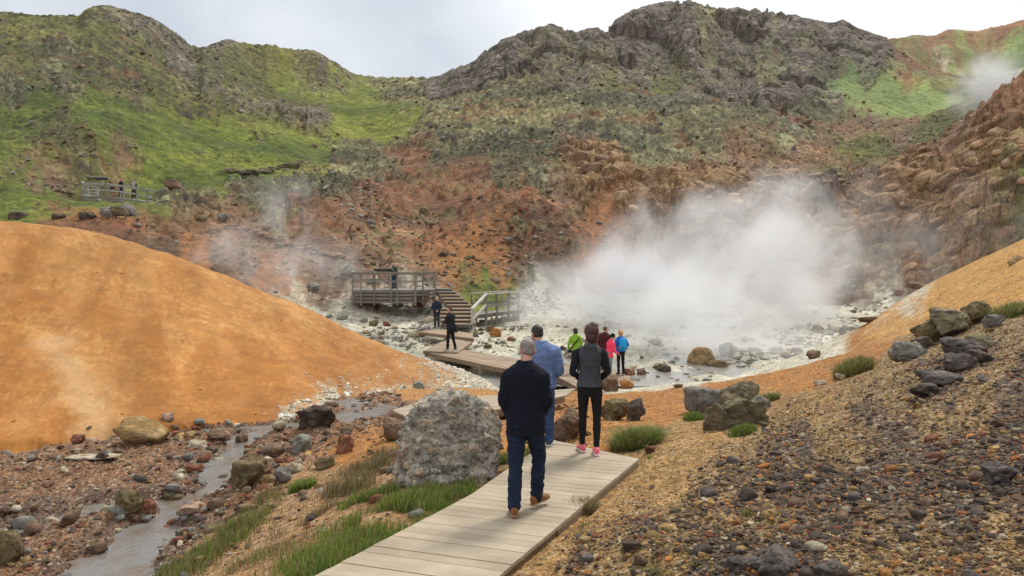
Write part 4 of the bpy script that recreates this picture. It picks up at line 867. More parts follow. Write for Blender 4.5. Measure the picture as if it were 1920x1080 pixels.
# foreground boardwalk
bw = empty('boardwalk', Pz(940, 950, -.05)); bw.location = (0, 0, 0)
A = [(-2.75, 4.2, 0), Pz(590, 1080, 0), Pz(885, 926, 0), Pz(983, 857, 0), Pz(1038, 825, 0), Pz(1198, 860, 0), Pz(1050, 983, 0), Pz(935, 1080, 0), (-1.25, 4.2, 0)]
pa = np.array(Pz(721, 1010, 0)); pb = np.array(Pz(970, 1043, 0)); DIR = (pb-pa)[:2]
deck(bw, A, DIR, pw=.138, gap=.007, edges=((0, 1), (1, 2), (2, 3), (3, 4), (4, 5), (5, 6), (6, 7), (7, 8)), beam=.16, seed=3)
tag(bw, 'broad pale plank boardwalk running through the foreground under the walking man', 'boardwalk')
def nails():
    m = MB(); n = np.array([-DIR[1], DIR[0]]); n /= np.linalg.norm(n)
    for k in range(60):
        pass
# step-down walk behind the big boulder
s2 = empty('boardwalk'); zz = -.50
B = [Pz(736, 769, zz), Pz(792, 751, zz), Pz(935, 740, zz), Pz(1079, 728, zz), Pz(1062, 741, zz), Pz(935, 767, zz), Pz(775, 787, zz)]
deck(s2, B, (np.array(B[3])-np.array(B[1]))[:2], pw=.15, gap=.006, edges=((4, 5), (5, 6), (6, 0)), beam=.12, seed=5)
tag(s2, 'pale worn boardwalk section passing behind the huge grey boulder', 'boardwalk')
# long far walk over the mud
def zA(px): return -1.5-.5*(px-845)/(1162-845)
def q(px, py, dz=0): return Pz(px, py, zA(px)+dz)
s3 = empty('boardwalk'); Cw = [q(795, 659), q(925, 687), q(1051, 709), q(1090, 730), q(1186, 711), q(1180, 697), q(1085, 686), q(960, 671), q(872, 656)]
deck(s3, Cw, (np.array(Cw[1])-np.array(Cw[0]))[:2], pw=.19, gap=.008, mat=M_DECK2, edges=((0, 1), (1, 2), (2, 3), (3, 4)), beam=.14, seed=7)
for px, py in ((815, 664), (900, 683), (985, 696), (1051, 711)):
    a = np.array(q(px, py)); m = MB(); m.bar(a+np.array((0, .12, -.1)), a+np.array((0, .12, -.9)), .1, .1, 1, (0, 1, 0)); m.build('support_post', M_DARKW, s3)
tag(s3, 'long low brown boardwalk crossing the steaming mud behind the man in black', 'boardwalk')
s4 = empty('wooden_deck'); Dk = [q(793, 658, .05), q(857, 661, .05), q(887, 640, .05), q(829, 640, .05)]
deck(s4, Dk, (np.array(Dk[1])-np.array(Dk[0]))[:2], pw=.19, gap=.008, mat=M_DECK2, edges=((0, 1), (1, 2)), beam=.1, seed=8)
tag(s4, 'small triangular brown deck under the feet of the man with the shoulder bag', 'deck')
s5 = empty('wooden_deck'); z5 = -1.36; E = [Pz(790, 622.5, z5), Pz(888, 634.5, z5), Pz(886, 625, z5), Pz(838, 618, z5), Pz(800, 617, z5)]
deck(s5, E, (np.array(E[1])-np.array(E[0]))[:2], pw=.19, gap=.008, mat=M_DECK2, edges=((0, 1), (1, 2)), beam=.12, seed=9)
tag(s5, 'brown deck at the foot of the stairs under the man in sunglasses', 'deck')
# stairs
st = empty('staircase')
NS = 11
def stair_pts(i):
    t = i/(NS-1); Y = 40.2+7.0*t; z = -1.22+1.50*t
    if i < 5: l, r_ = 826, 884
    else: k = (i-5)/(NS-6); l, r_ = 838-22*k, 883-37*k
    return ((l-960)/F*Y, Y, z), ((r_-960)/F*Y, Y, z)
for i in range(NS):
    a, b = stair_pts(i); a = np.array(a); b = np.array(b); m = MB()
    m.bar(a+np.array((0, .33, 0)), b+np.array((0, .33, 0)), .68, .05, random.uniform(.9, 1.1)); m.build('step', M_DECK2 if i < 9 else M_GREYW, st)
    m = MB(); m.bar(a+np.array((0, .08, -.095)), b+np.array((0, .08, -.095)), .03, .13, .8); m.build('riser', M_DARKW if i % 2 else M_GREYW, st)
for k, e in ((0, 0), (1, 1)):
    m = MB(); pp = [np.array(stair_pts(i)[k]) for i in range(NS)]
    for p0, p1 in zip(pp[:-1], pp[1:]): m.bar(p0+np.array((0, .3, -.16)), p1+np.array((0, .3, -.16)), .05, .24, .8)
    m.build('stringer', M_DARKW, st)
tag(st, 'wide wooden staircase climbing from the low decks to the lower viewing platform', 'stairs')

def rail_path(root, pts, zs_off, w, h, mat, name='rail', tone=1.0):
    for a, b in zip(pts[:-1], pts[1:]):
        m = MB(); m.bar(np.array(a)+np.array((0, 0, zs_off)), np.array(b)+np.array((0, 0, zs_off)), w, h, tone); m.build(name, mat, root)
def post(root, p, z0, z1, w, mat, name='post', tone=1.0):
    m = MB(); m.bar((p[0], p[1], p[2]+z0), (p[0], p[1], p[2]+z1), w, w, tone, (0, 1, 0)); m.build(name, mat, root)
# landing with white-topped rail right of the stairs
ld = empty('railed_landing')
def L_(px, Y, z=-.93): return ((px-960)/F*Y, Y, z)
L0, L1 = L_(887, 42.4, -.92), L_(978, 45.6, -.86); L2, L3 = L_(978, 47.2, -.86), L_(885, 44.6, -.92)
deck(ld, [L0, L1, L2, L3], (0.2, 1), pw=.15, mat=M_GREYW, edges=((0, 1),), beam=.16, bmat=M_GREYW, seed=12)
fr = [L_(912, 42.9), L_(932, 43.7), L_(953, 44.6), L_(972, 45.4)]
for p in fr: post(ld, p, -.65, 1.12, .10, M_GREYW)
for px, Y in ((893, 42.6), (922, 43.3), (942, 44.1), (962, 45.0)): post(ld, L_(px, Y), -.6, -.06, .10, M_DARKW, 'support_post')
bk = [L_(884, 44.6), L_(910, 45.3), L_(930, 46.0), L_(955, 46.7)]
for p in bk: post(ld, p, -.5, 1.08, .09, M_GREYW, tone=.8)
rail_path(ld, bk, 1.12, .14, .05, M_PALEW, 'top_rail'); rail_path(ld, bk, .5, .04, .12, M_GREYW)
rail_path(ld, fr, 1.15, .14, .05, M_PALEW, 'top_rail'); rail_path(ld, fr, .48, .04, .15, M_GREYW, tone=1.2)
foot = L_(885, 40.6, -1.40); post(ld, foot, -.15, .95, .11, M_PALEW)
post(ld, L_(886, 41.3, -1.4), -.1, .75, .09, M_GREYW)
m = MB(); m.bar((foot[0], foot[1]-.06, -.42), (fr[0][0], fr[0][1]-.06, .24), .16, .07); m.build('hand_rail', M_PALEW, ld)
m = MB(); m.bar((foot[0]+.05, foot[1]+.03, -.98), (fr[0][0], fr[0][1], -.36), .05, .13); m.build('rail', M_PALEW, ld)
tag(ld, 'grey wooden landing with a white-topped railing right of the staircase', 'landing')

def info_board(p0, p1, zt, tilt, label, root_loc):
    o = empty('information_board'); a = np.array(p0); b = np.array(p1); c = (a+b)/2
    m = MB(); m.bar((a[0], a[1], zt), (b[0], b[1], zt), .55, .035, 1, (0, -math.sin(tilt), math.cos(tilt))); m.build('board', M_BOARD, o)
    m = MB(); m.bar((a[0], a[1]-.0, zt+.030), (b[0], b[1], zt+.035), .60, .035, 1, (0, -math.sin(tilt), math.cos(tilt))); m.build('cover', M_PALEW, o)
    for p in (a*.75+b*.25, a*.25+b*.75):
        m = MB(); m.bar((p[0], p[1]+.1, zt-.75), (p[0], p[1]+.1, zt-.04), .07, .07, 1, (0, 1, 0)); m.build('leg', M_GREYW, o)
    tag(o, label, 'sign'); return o
M_BOARD, t_, b_ = new_mat('dark_panel'); b_.inputs['Base Color'].default_value = (.05, .05, .05, 1); b_.inputs['Roughness'].default_value = .5
# lower viewing platform
vp = empty('viewing_platform'); zd = .29; YF = 46.0
def V_(px, Y, z=zd): return ((px-960)/F*Y, Y, z)
pl = [V_(661, YF), V_(745, YF-.15), V_(779, YF), V_(816, YF+.9), V_(813, YF+2.9), V_(663, YF+3.0)]
deck(vp, pl, (0, 1), pw=.15, mat=M_GREYW, seed=13)
edge = pl[:4]
fp = [661, 677, 702, 733, 745, 779, 793, 816]
def onf(px):
    xs = [661, 745, 779, 816]; ys = [YF, YF-.15, YF, YF+.9]; Y = float(np.interp(px, xs, ys)); return V_(px, Y-.06)
for px in fp: post(vp, onf(px), -.9 if px < 800 else -.7, 1.02, .085 if px not in (702, 779) else .12, M_GREYW, tone=.75 if px in (702, 793) else 1)
ff = [onf(p) for p in (661, 702, 745, 779, 816)]
rail_path(vp, ff, 1.06, .13, .05, M_GREYW, 'top_rail', 1.1); rail_path(vp, ff, .97, .035, .10, M_GREYW, 'rail', 1.0); rail_path(vp, ff, .52, .035, .11, M_GREYW, 'rail', 1.1)
for k, z in enumerate((-.09, -.29, -.50, -.71)):
    rail_path(vp, [(p[0], p[1]+.05, p[2]) for p in (ff if k < 2 else ff[:4] if k == 2 else ff[:4])], z, .03, .15, M_GREYW, 'skirt_board', .85)
for yy_ in (.5, 1.4, 2.4):  # dark boards added under the deck to fill the skirt gaps with shade
    m = MB(); m.bar(V_(665, YF+yy_, zd-.42), V_(806, YF+yy_, zd-.42), .04, .70, .7); m.build('shade_backing', M_DARKW, vp)
bkp = [V_(p, YF+2.9) for p in (663, 700, 740, 780, 813)]
for p in bkp: post(vp, p, -.5, 1.02, .08, M_GREYW, tone=.9)
rail_path(vp, [bkp[0], bkp[1], bkp[2]], 1.06, .13, .05, M_GREYW, 'top_rail'); rail_path(vp, [bkp[0], bkp[1], bkp[2]], .52, .035, .1, M_GREYW)
rail_path(vp, [ff[0], bkp[0]], 1.06, .13, .05, M_GREYW, 'top_rail'); rail_path(vp, [ff[0], bkp[0]], .5, .035, .1, M_GREYW)
tag(vp, 'grey wooden viewing platform with slatted skirt above the mud flat', 'platform')
info_board(V_(701, YF-.02, 0), V_(737, YF-.02, 0), zd+1.20, -.32, 'slanted information board on the front railing of the lower platform', None)
# upper viewing platform on the green hill
up = empty('viewing_platform')
U = [(153, 363.5, 65.5), (158, 367, 64.3), (176, 367, 64), (203, 368, 64), (232, 371.5, 64), (256, 375, 64.2), (275, 378.5, 64.6), (299, 382, 65.2)]
up_f = [P(*u) for u in U]
up_b = [(p[0]+.2, p[1]+2.0, p[2]+.02) for p in up_f]
for i in range(len(up_f)-1):
    m = MB(); m.poly([up_f[i], up_f[i+1], up_b[i+1], up_b[i]], .05, 1); m.build('deck_boards', M_GREYW, up)
for i, p in enumerate(up_f):
    post(up, p, -.72 if i < 4 else -.55 if i < 6 else -.3, 1.02, .085, M_GREYW, tone=1.2)
    if i in (1, 3, 5): post(up, up_b[i], -.1, 1.0, .08, M_GREYW)
rail_path(up, up_f, 1.05, .12, .06, M_PALEW, 'top_rail', .85); rail_path(up, up_f, .95, .03, .09, M_PALEW, 'rail', .8); rail_path(up, up_f, .50, .03, .11, M_PALEW, 'rail', .85)
for k, z in enumerate((-.10, -.30, -.50)):
    rail_path(up, [(p[0], p[1]-.03, p[2]) for p in (up_f, up_f[:6], up_f[:4])[k]], z, .03, .12, M_GREYW, 'skirt_board', 1.15)
ib = [P(165, 366, 65.6), P(183, 367, 65.4)]
for p in ib: post(up, p, 0, .78, .08, M_PALEW)
rail_path(up, ib, .78, .1, .05, M_PALEW, 'top_rail'); rail_path(up, ib, .25, .04, .08, M_PALEW)
tag(up, 'small curved grey viewing platform on the grass at the foot of the green hill', 'platform')
a, b = P(176, 338, 63.9), P(203, 339, 63.9); info_board(a, b, a[2]+.12, -.32, 'dark slanted information board on the upper platform railing', None)

# ============================================================ grass
def grass_mat():
    m, t, b = new_mat('grass_blades'); at = N_(t, 'ShaderNodeAttribute', attribute_name='Col'); t.links.new(at.outputs[0], b.inputs['Base Color']); b.inputs['Roughness'].default_value = .6; b.inputs['Specular IOR Level'].default_value = .3
    tr = N_(t, 'ShaderNodeBsdfTranslucent'); t.links.new(at.outputs[0], tr.inputs[0]); mx = N_(t, 'ShaderNodeMixShader'); mx.inputs[0].default_value = .3
    out = [n for n in t.nodes if n.type == 'OUTPUT_MATERIAL'][0]; t.links.new(b.outputs[0], mx.inputs[1]); t.links.new(tr.outputs[0], mx.inputs[2]); t.links.new(mx.outputs[0], out.inputs[0]); return m
M_GRASS = grass_mat()
GP = {'g': [(.15, .26, .03), (.20, .32, .045), (.10, .18, .025), (.26, .34, .08)], 'y': [(.20, .24, .06), (.27, .27, .09), (.14, .18, .04)], 'p': [(.26, .15, .11), (.32, .22, .14), (.21, .13, .085), (.20, .20, .07)],
      'd': [(.40, .33, .17), (.33, .25, .12), (.24, .22, .08)], 'o': [(.12, .15, .035), (.15, .17, .05), (.22, .22, .09)]}
def blades(x, y, hgt, pal, seed, lean=.45, wd=.006, z=None):
    r = np.random.default_rng(seed); n = len(x); z = sample(GZ, x, y)-.02 if z is None else z; h = hgt*r.uniform(.3, 1.3, n); a = r.uniform(0, 6.28, n); la = r.uniform(0, 6.28, n); L = h*r.uniform(.1, lean, n)+.0
    wx, wy = np.cos(a)*wd*(.6+h*1.6), np.sin(a)*wd*(.6+h*1.6); lx, ly = np.cos(la)*L+.10*h, np.sin(la)*L
    def pt(fx, t, s): return np.stack([x+lx*fx+wx*s, y+ly*fx+wy*s, z+h*t], 1)
    V = np.stack([pt(0, 0, -1), pt(0, 0, 1), pt(.3, .5, .8), pt(.3, .5, -.8), pt(1, .93, 0)], 1).reshape(-1, 3)
    b = (np.arange(n)*5)[:, None]; Fc = np.concatenate([b+np.array([[0, 1, 2]]), b+np.array([[0, 2, 3]]), b+np.array([[3, 2, 4]])])
    c = np.array(pal)[r.integers(len(pal), size=n)]*r.uniform(.75, 1.25, (n, 1)); return V, Fc, np.repeat(c, 5, 0)
GR = {'V': [], 'F': [], 'C': [], 'o': 0}
def grass_strip(line, w, n, h, pals, seed, lean=.45, keep=None):
    """line: photo pixels on the ground; w metres"""
    r = np.random.default_rng(seed); P_ = np.array([hit(a, b)[:2] for a, b in line]); t = r.uniform(0, len(P_)-1, n)
    x = np.interp(t, range(len(P_)), P_[:, 0])+r.normal(size=n)*w*.5; y = np.interp(t, range(len(P_)), P_[:, 1])+r.normal(size=n)*w*.5
    k = deck_free(x, y) & (fbm(x*1.7, y*1.7, oct=3, seed=seed) > -.25)
    x, y = x[k], y[k]; ch = np.array(list(pals)); sel = r.integers(len(ch), size=len(x))
    hm = h*(.65+.5*(fbm(x*2.3, y*2.3, oct=2, seed=seed+3)+.5))
    for i, c in enumerate(ch):
        m = sel == i; V, Fc, Cc = blades(x[m], y[m], hm[m], GP[c], seed+i, lean); GR['V'].append(V); GR['F'].append(Fc+GR['o']); GR['C'].append(Cc); GR['o'] += len(V)
grass_strip([(560, 1090), (640, 1020), (720, 975), (800, 935), (880, 905)], .46, 13000, .15, 'ggyyd', 1)
grass_strip([(600, 1090), (680, 1045), (760, 1005), (840, 960), (890, 930)], .22, 7000, .11, 'gyog', 2)
grass_strip([(320, 1090), (380, 1040), (440, 1000), (480, 965)], .32, 5500, .17, 'gyydp', 3)
grass_strip([(420, 1090), (480, 1050), (560, 1010), (600, 1030)], .5, 1800, .09, 'dyp', 4)
grass_strip([(640, 930), (670, 895), (700, 870), (725, 850)], .32, 7000, .20, 'ppdpo', 5)
grass_strip([(560, 1000), (620, 960), (660, 940)], .40, 2600, .13, 'pdpo', 6)
grass_strip([(660, 960), (720, 930), (790, 918), (860, 915)], .34, 7500, .17, 'ggyyd', 7)
grass_strip([(915, 905), (935, 880), (955, 860), (975, 850)], .20, 4200, .15, 'gyo', 8)
grass_strip([(1130, 915), (1165, 893), (1195, 872), (1205, 866)], .12, 2200, .06, 'go', 9)
grass_strip([(470, 950), (520, 930), (565, 915)], .25, 900, .10, 'dyp', 10)
grass_strip([(1040, 1090), (1060, 1040), (1080, 1000), (1100, 970)], .10, 700, .07, 'dpy', 11)
grass_strip([(1150, 800), (1170, 810), (1140, 800)], .25, 800, .05, 'go', 12)
for i, (a, b) in enumerate([(1250, 1035), (1290, 1032), (1395, 965), (1310, 895), (1300, 1060), (1230, 1075), (1650, 1000), (1820, 1000), (1835, 985), (1700, 900), (1330, 960), (1540, 840), (1460, 1040), (1850, 905), (1760, 930)]):
    grass_strip([(a-6, b), (a+6, b+2)], .05, 90, .07, 'dyo', 20+i, .9)
tag(link('grass', np_mesh('grass', np.vstack(GR['V']), np.vstack(GR['F']), M_GRASS, np.vstack(GR['C']), False)), 'green and dry grass growing along the bank beside the boardwalk', 'grass', None, 'stuff')
def tussock(px, py, rpx, h, n, pals, label, seed, lean=.8, mound=.0, yr=.8):
    hx, hy, hz = hit(px, py); R = rpx*hy/F; r = np.random.default_rng(seed); a = r.uniform(0, 6.28, n); q_ = R*np.sqrt(r.uniform(0, 1, n)); x = hx+q_*np.cos(a); y = hy+q_*np.sin(a)*yr
    z = sample(GZ, x, y)-.03+mound*(1-(q_/R)**2)*(.6+.6*r.uniform(size=n)); Vs = []; Fs = []; Cs = []; o = 0; ch = list(pals); sel = r.integers(len(ch), size=n)
    for i, c in enumerate(ch):
        m = sel == i; V, Fc, Cc = blades(x[m], y[m], np.full(m.sum(), h), GP[c], seed+i, lean, .007, z[m]); Vs.append(V-np.array([hx, hy, hz])); Fs.append(Fc+o); Cs.append(Cc); o += len(V)
    ob = link('grass_tussock', np_mesh('grass_tussock', np.vstack(Vs), np.vstack(Fs), M_GRASS, np.vstack(Cs), False)); ob.location = (hx, hy, hz); tag(ob, label, 'grass clump')
tussock(566, 918, 24, .17, 1300, 'gyy', 'lone yellow-green grass tuft on the bare stream bank', 31)
tussock(1192, 836, 44, .20, 4200, 'goyd', 'big round dark green tussock right of the boardwalk end', 32, 1.7, .10)
tussock(1300, 786, 18, .11, 1500, 'gog', 'small green tussock at the foot of the smooth grey boulder', 33, .7, .05)
tussock(1600, 702, 34, .26, 3000, 'yod', 'long drooping olive tussock on the crest of the gravel slope', 34, .9, .12)
tussock(1440, 752, 20, .14, 1100, 'yod', 'thin yellowish tuft right of the mossy lumpy rocks', 35, .7, .03)
tussock(1092, 958, 28, .16, 900, 'ppd', 'purplish dry grass tuft touching the right edge of the boardwalk', 36, .8)
tussock(1890, 592, 36, .22, 2000, 'ody', 'dry olive tussock beside the outcrop near the right edge', 37, .9, .05)
tussock(1392, 815, 26, .10, 900, 'go', 'dark green tuft in the cracks of the mossy jagged rocks', 38, .8, .1)
# ============================================================ PART 4: people
def ring(c, u, v, n=20): 
    a = np.linspace(0, 2*math.pi, n, endpoint=False); return np.array(c)[None]+np.cos(a)[:, None]*np.array(u)[None]+np.sin(a)[:, None]*np.array(v)[None]
def loft(rings):
    n = len(rings[0]); V = list(np.vstack(rings)); Fc = []
    for k in range(len(rings)-1):
        for i in range(n): j = (i+1) % n; Fc.append((k*n+i, k*n+j, (k+1)*n+j, (k+1)*n+i))
    c0 = len(V); V.append(rings[0].mean(0)); V.append(rings[-1].mean(0)); k = (len(rings)-1)*n
    for i in range(n): j = (i+1) % n; Fc.append((c0, j, i)); Fc.append((c0+1, k+i, k+j))
    return np.array(V), Fc
def limb(pts, radii, n=16, flat=1.0, cap=True, sub=5):
    """tapered tube along smooth path; rounded ends"""
    P_ = np.array(pts, float); t = np.linspace(0, len(P_)-1, (len(P_)-1)*sub+1); idx = np.arange(len(P_))
    def cr(a):
        out = []
        for q in t:
            i = min(int(q), len(a)-2); f = q-i; p0, p1, p2, p3 = a[max(i-1, 0)], a[i], a[i+1], a[min(i+2, len(a)-1)]
            out.append(.5*((2*p1)+(-p0+p2)*f+(2*p0-5*p1+4*p2-p3)*f*f+(-p0+3*p1-3*p2+p3)*f**3))
        return np.array(out)
    C_ = cr(P_)*.6+np.stack([np.interp(t, idx, P_[:, k]) for k in range(3)], 1)*.4; R = np.interp(t, idx, radii); rings = []
    ref = np.array([1., 0, 0]) if abs((P_[-1]-P_[0])[0]) < .7*np.linalg.norm(P_[-1]-P_[0]) else np.array([0, 1., 0])
    D = np.gradient(C_, axis=0); D /= np.linalg.norm(D, axis=1)[:, None]+1e-9
    if cap:
        for s in (.97, .8, .5): C0 = C_[0]-D[0]*R[0]*s; rr = R[0]*math.sqrt(max(1-s*s, .01)); v = np.cross(D[0], ref); v /= np.linalg.norm(v); u = np.cross(v, D[0]); rings.append(ring(C0, u*rr, v*rr*flat, n))
    for c, d, r_ in zip(C_, D, R):
        v = np.cross(d, ref); v /= np.linalg.norm(v)+1e-9; u = np.cross(v, d); rings.append(ring(c, u*r_, v*r_*flat, n))
    if cap:
        for s in (.5, .8, .97): C0 = C_[-1]+D[-1]*R[-1]*s; rr = R[-1]*math.sqrt(max(1-s*s, .01)); v = np.cross(D[-1], ref); v /= np.linalg.norm(v); u = np.cross(v, D[-1]); rings.append(ring(C0, u*rr, v*rr*flat, n))
    return loft(rings)
def ell(c, r, sub=3, rot=None):
    V, Fc = ICO[sub]; W = V*np.array(r)
    if rot is not None: W = W@rot.T
    return W+np.array(c), [tuple(f) for f in Fc]
def rx(a): c, s = math.cos(a), math.sin(a); return np.array([[1, 0, 0], [0, c, -s], [0, s, c]])
def rzm(a): c, s = math.cos(a), math.sin(a); return np.array([[c, -s, 0], [s, c, 0], [0, 0, 1]])
def solid(parts, voxel=.011, smooth=4, fold=0, seed=0, fscale=(7, 7, 8)):
    V = []; Fc = []; o = 0
    for v, f in parts: V += [tuple(p) for p in v]; Fc += [tuple(i+o for i in q_) for q_ in f]; o += len(v)
    me = bpy.data.meshes.new('tmp'); me.from_pydata(V, [], Fc); ob = bpy.data.objects.new('tmp', me); C.collection.objects.link(ob)
    m = ob.modifiers.new('r', 'REMESH'); m.mode = 'VOXEL'; m.voxel_size = voxel; m.use_smooth_shade = True
    m2 = ob.modifiers.new('s', 'SMOOTH'); m2.iterations = smooth; m2.factor = .5
    dg = bpy.context.evaluated_depsgraph_get(); ev = ob.evaluated_get(dg); e = ev.to_mesh(); n = len(e.vertices)
    co = np.empty(n*3, np.float32); e.vertices.foreach_get('co', co); co = co.reshape(-1, 3).astype(float); nn = np.empty(n*3, np.float32); e.vertices.foreach_get('normal', nn); nn = nn.reshape(-1, 3)
    fs = [tuple(p.vertices) for p in e.polygons]; ev.to_mesh_clear(); bpy.data.objects.remove(ob); bpy.data.meshes.remove(me)
    if fold:
        f = ridged(co[:, 0]*fscale[0]+co[:, 1]*6+seed, co[:, 2]*fscale[2]+co[:, 1]*3, 3, seed)+.6*fbm(co[:, 0]*12, co[:, 1]*12, co[:, 2]*22, 3, seed=seed+1); co = co+nn*((f-.45)*fold)[:, None]
    return co, fs
def mesh_of(name, co, fs, mat, parent, smooth=True):
    me = bpy.data.meshes.new(name); me.from_pydata([tuple(p) for p in co], [], fs); me.polygons.foreach_set('use_smooth', [smooth]*len(me.polygons)); me.materials.append(mat); me.update(); return link(name, me, parent)
_cm = {}
def cloth(col, rough=.9, weave=220, var=.18, sheen=.0):
    k = (col, rough, weave)
    if k in _cm: return _cm[k]
    m, t, b = new_mat('fabric'); tc = N_(t, 'ShaderNodeTexCoord'); n1 = nz(t, weave, 3, .7, tc.outputs['Object']); n2 = nz(t, 7, 4, .6, tc.outputs['Object'])
    v = mathn(t, 'MULTIPLY', rng(t, n1.outputs[0], .3, .7, 1-var*.5, 1+var*.5), rng(t, n2.outputs[0], .3, .7, 1-var, 1+var)); rgb = N_(t, 'ShaderNodeRGB'); rgb.outputs[0].default_value = (*col, 1)
    s = N_(t, 'ShaderNodeVectorMath', operation='SCALE'); t.links.new(rgb.outputs[0], s.inputs[0]); t.links.new(v, s.inputs['Scale']); t.links.new(s.outputs[0], b.inputs['Base Color'])
    b.inputs['Roughness'].default_value = rough; b.inputs['Specular IOR Level'].default_value = .25; bump(t, b, n1.outputs[0], .25, .002); _cm[k] = m; return m
def skin_mat():
    m, t, b = new_mat('skin'); tc = N_(t, 'ShaderNodeTexCoord'); n = nz(t, 14, 4, .6, tc.outputs['Object']); t.links.new(mixc(t, rng(t, n.outputs[0], .35, .7, 0, 1), (.52, .29, .20), (.44, .20, .14)), b.inputs['Base Color']); b.inputs['Roughness'].default_value = .55
    b.inputs['Subsurface Weight'].default_value = .08; return m
M_SKIN = skin_mat()
def hair_mat(col):
    k = ('h', col)
    if k in _cm: return _cm[k]
    m, t, b = new_mat('hair'); tc = N_(t, 'ShaderNodeTexCoord'); mp = N_(t, 'ShaderNodeMapping'); mp.inputs['Scale'].default_value = (60, 60, 12); t.links.new(tc.outputs['Object'], mp.inputs[0]); n = nz(t, 1.6, 5, .7, mp.outputs[0])
    t.links.new(mixc(t, rng(t, n.outputs[0], .35, .65, 0, 1), tuple(c*.5 for c in col), tuple(min(c*1.5, .8) for c in col)), b.inputs['Base Color']); b.inputs['Roughness'].default_value = .5; bump(t, b, n.outputs[0], .8, .006); _cm[k] = m; return m
TORSO_M = [(.84, .172, .118, 0), (.93, .176, .125, -.005), (1.03, .168, .116, 0), (1.13, .163, .108, .004), (1.24, .182, .118, 0), (1.34, .200, .125, -.004), (1.41, .200, .115, -.006), (1.455, .172, .098, -.008), (1.49, .120, .084, -.006), (1.52, .078, .072, .0), (1.545, .062, .066, .004)]
TORSO_F = [(.84, .170, .118, 0), (.93, .176, .125, -.008), (1.03, .152, .110, 0), (1.12, .132, .096, .004), (1.22, .148, .108, .004), (1.33, .172, .118, 0), (1.41, .172, .105, -.004), (1.455, .140, .088, -.006), (1.49, .092, .072, -.004), (1.53, .055, .058, .004)]
def person(label, loc, face, H, top, trous, fem=False, sh=.205, arms=None, legs=None, hair='short', haircol=(.03, .02, .015), head=(0, 0, 0), lean=0, hem=.84, topname='jacket', trname='trousers', fat=1.0, legw=1.0, shoe=(.03, .03, .03), sole=(.5, .5, .5),
           hood=None, sleeve=None, collar=True, voxel=.012, trouser_mat=None, hidden_face=True, sleeve_w=1.0, seed=1, extras=None, tfold=.010, arm_w=1.0, head_fwd=0, glasses=False, shw=None):
    """built 1.8 m tall facing +Y, then scaled and turned"""
    root = empty('person', loc, face); root.scale = (H/1.8,)*3; tag(root, label, 'person')
    T = TORSO_F if fem else TORSO_M; K = 1.0 if not fem else .93
    def sp(z): return lean*max(0, z-.95)**1.0
    arms = arms or {}; legs = legs or {}
    shd = shw or .158 if fem or shw else .185
    A_ = {s: [np.array((s*shd*fat**.5, sp(1.40), 1.405)), np.array(arms.get(('e', s), (s*(.245), sp(1.15)-.02, 1.13))), np.array(arms.get(('w', s), (s*.25, sp(.9)+.06, .88)))] for s in (-1, 1)}
    Lg = {s: [np.array((s*.088, 0, .90)), np.array(legs.get(('k', s), (s*.10, .015, .50))), np.array(legs.get(('a', s), (s*.105, -.02, .10)))] for s in (-1, 1)}
    # body: one skin surface
    tr = [ring((0, cy+sp(z), z), (rx_*.9*fat**.5, 0, 0), (0, ry_*.9, 0)) for z, rx_, ry_, cy in T]
    nk = np.array((head[0]*.3, sp(1.5)+.0, 1.50)); hc = np.array((head[0], sp(1.6)+.035+head[1]+head_fwd, 1.642-abs(head[1])*.25)); Rm = rzm(head[2])@rx(-(head[1]*4))
    hd = []
    for v, r_ in (((0, -.008, .030), (.076, .094, .090)), ((0, .024, -.030), (.062, .070, .078)), ((0, .048, -.078), (.030, .026, .026)), ((0, .098, -.012), (.012, .018, .022)), ((0, .086, .030), (.05, .016, .012)), ((0, .086, -.052), (.022, .012, .008)),
                  ((.078, -.008, -.006), (.011, .019, .032)), ((-.078, -.008, -.006), (.011, .019, .032)), ((.036, .070, -.022), (.022, .018, .018)), ((-.036, .070, -.022), (.022, .018, .018))):
        hd.append(ell(hc+Rm@np.array(v)*1.06, tuple(q_*1.06 for q_ in r_), 3, Rm))
    parts = [loft(tr), limb([nk-np.array((0, 0, .05)), (nk+hc)/2+np.array((0, -.012, 0)), hc+Rm@np.array((0, -.012, -.03))], [.058*K, .054*K, .056*K])]+hd
    hands = []
    for s in (-1, 1):
        a, e, w_ = A_[s]; parts.append(limb([a+np.array((-s*.02, 0, 0)), e, w_], [.036*K, .030*K, .025*K])); parts.append(limb(Lg[s], [.078*K, .052*K, .038*K]))
        d = (w_-e)/np.linalg.norm(w_-e); side = np.cross(d, (0, 1, 0.2)); side /= np.linalg.norm(side); nrm = np.cross(side, d); pc = w_+d*.05
        Rr = np.stack([side, nrm, d], 1); parts.append(ell(pc, (.040, .016, .052), 3, Rr))
        for k, (o_, ln) in enumerate(((-.029, .062), (-.010, .074), (.010, .070), (.028, .054))):
            b0 = pc+side*o_+d*.035; b1 = b0+d*ln*.5-nrm*.006; b2 = b1+d*ln*.35-nrm*.022; b3 = b2+d*ln*.12-nrm*.024; hands.append(limb([b0, b1, b2, b3], [.0095, .009, .008, .0065], 8, sub=2))
        b0 = w_+d*.02-side*.026*s*1; b1 = b0+d*.030-side*.020*s-nrm*.008; b2 = b1+d*.030-side*.004*s-nrm*.012; hands.append(limb([b0, b1, b2], [.013, .011, .008], 8, sub=2))
    co, fs = solid(parts, voxel*.85, 2); o = len(co); co = [tuple(p) for p in co]
    for v, f in hands: fs += [tuple(i+o for i in q_) for q_ in f]; co += [tuple(p) for p in v]; o += len(v)
    body = mesh_of('body', co, fs, M_SKIN, root)
